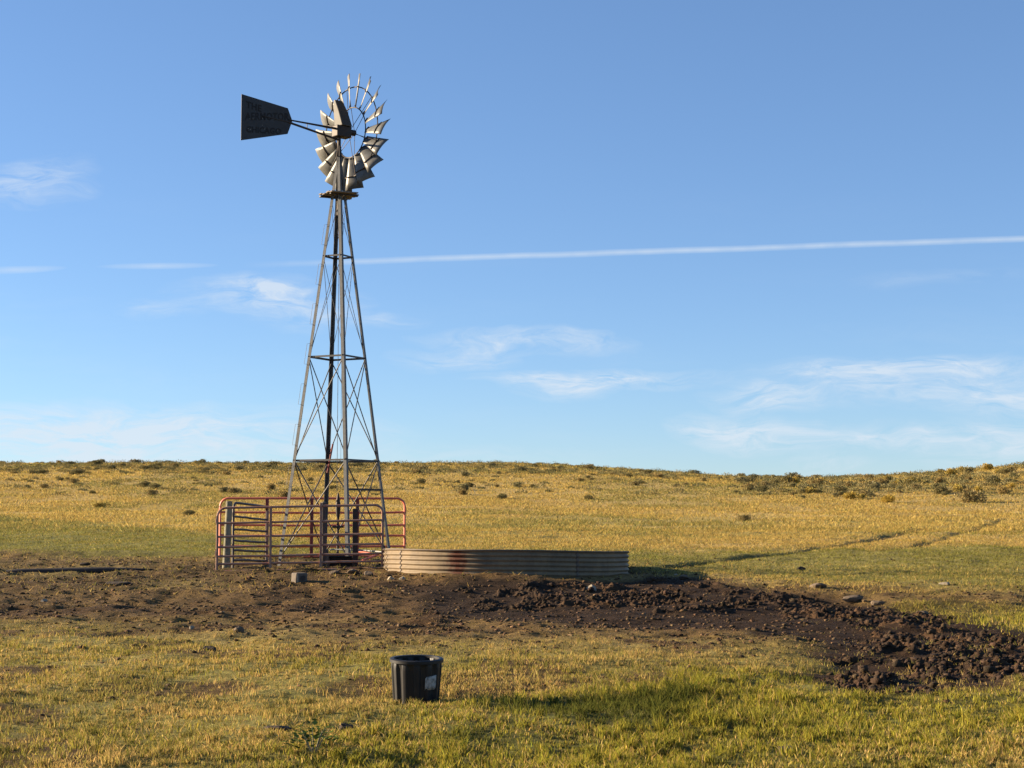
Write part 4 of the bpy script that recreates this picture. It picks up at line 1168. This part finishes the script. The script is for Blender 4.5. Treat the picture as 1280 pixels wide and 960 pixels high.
# ------------------------------------------------------------------ leafy weed in the foreground
wp = at(392, 950); wz = h1(*wp)
weed = empty('leafy_weed', (wp[0], wp[1], wz)); tag(weed, 'dark green broadleaf weed in the foreground grass', 'weed')
def weed_leaves():
    r = np.random.default_rng(5); co, tri, cc = [], [], []
    for k in range(150):
        a = r.uniform(0, 6.28); rad = .18 * r.random() ** .6; z = .03 + .20 * (1 - (rad / .19) ** 2) * r.uniform(.4, 1)
        p = np.array([math.cos(a) * rad * 1.1, math.sin(a) * rad, z]); L = r.uniform(.03, .06)
        d = np.array([math.cos(a), math.sin(a), r.uniform(-.2, .7)]); d /= np.linalg.norm(d)
        s = np.cross(d, [0, 0, 1.]); s /= np.linalg.norm(s); s = s * L * .38
        b = len(co)
        co += [p, p + d * L * .5 + s, p + d * L, p + d * L * .5 - s]
        tri += [[b, b + 1, b + 2], [b, b + 2, b + 3]]
        c_ = np.array([.05, .085, .025]) * r.uniform(.7, 1.4); cc += [c_] * 4
    o = np_mesh('foliage', np.array(co), np.array(tri), np.array(cc), MT['brush']); o.parent = weed
weed_leaves()
for k in range(7):
    a = k * .9
    MB().tube([Vector((wp[0], wp[1], wz - .03)), Vector((wp[0] + .06 * math.cos(a), wp[1] + .06 * math.sin(a), wz + .1)), Vector((wp[0] + .11 * math.cos(a), wp[1] + .11 * math.sin(a), wz + .17))], [.005, .004, .002], 5).build('stem', MT['post'], weed)

# ------------------------------------------------------------------ low brush and tussocks too many to count along the ridge
def brush_cover():
    co, tri, cc, off = [], [], [], 0
    r = np.random.default_rng(77); n = 2600
    y = r.uniform(104, 170, n); x = r.uniform(-.36, .36, n) * y
    k = (y > 136) | (r.random(n) < .13) | ((x > .14 * y) & (y > 104)); x, y = x[k], y[k]
    z = H(x, y)
    for i in range(len(x)):
        m_ = 90; a = r.uniform(0, 6.28, m_); q = r.random(m_) ** .5
        s = r.uniform(.2, .75); hh = s * r.uniform(.35, .75)
        p = np.stack([x[i] + np.cos(a) * q * s, y[i] + np.sin(a) * q * s, z[i] + hh * (1 - q * q) * r.uniform(.2, 1, m_)], 1)
        sd = r.normal(size=(m_, 3)); sd /= np.linalg.norm(sd, axis=1)[:, None]
        up = np.stack([np.cos(a) * .5, np.sin(a) * .5, np.full(m_, .9)], 1) * r.uniform(.06, .16, (m_, 1))
        t = np.stack([p - sd * .035, p + sd * .035, p + up], 1).reshape(-1, 3)
        co.append(t); tri.append(np.arange(m_ * 3).reshape(-1, 3) + off); off += m_ * 3
        b = np.array([(.17, .155, .07), (.25, .20, .08), (.15, .14, .065), (.20, .17, .08)][r.integers(0, 4)]) * r.uniform(.8, 1.2)
        cc.append(np.repeat(b * r.uniform(.7, 1.35, (m_, 1)), 3, 0))
    o = np_mesh('brush_cover', np.concatenate(co), np.concatenate(tri), np.concatenate(cc), MT['brush'])
    tag(o, 'low scrub and tussocks filling in between the sagebrush on the ridge', 'scrub', kind='stuff')
brush_cover()
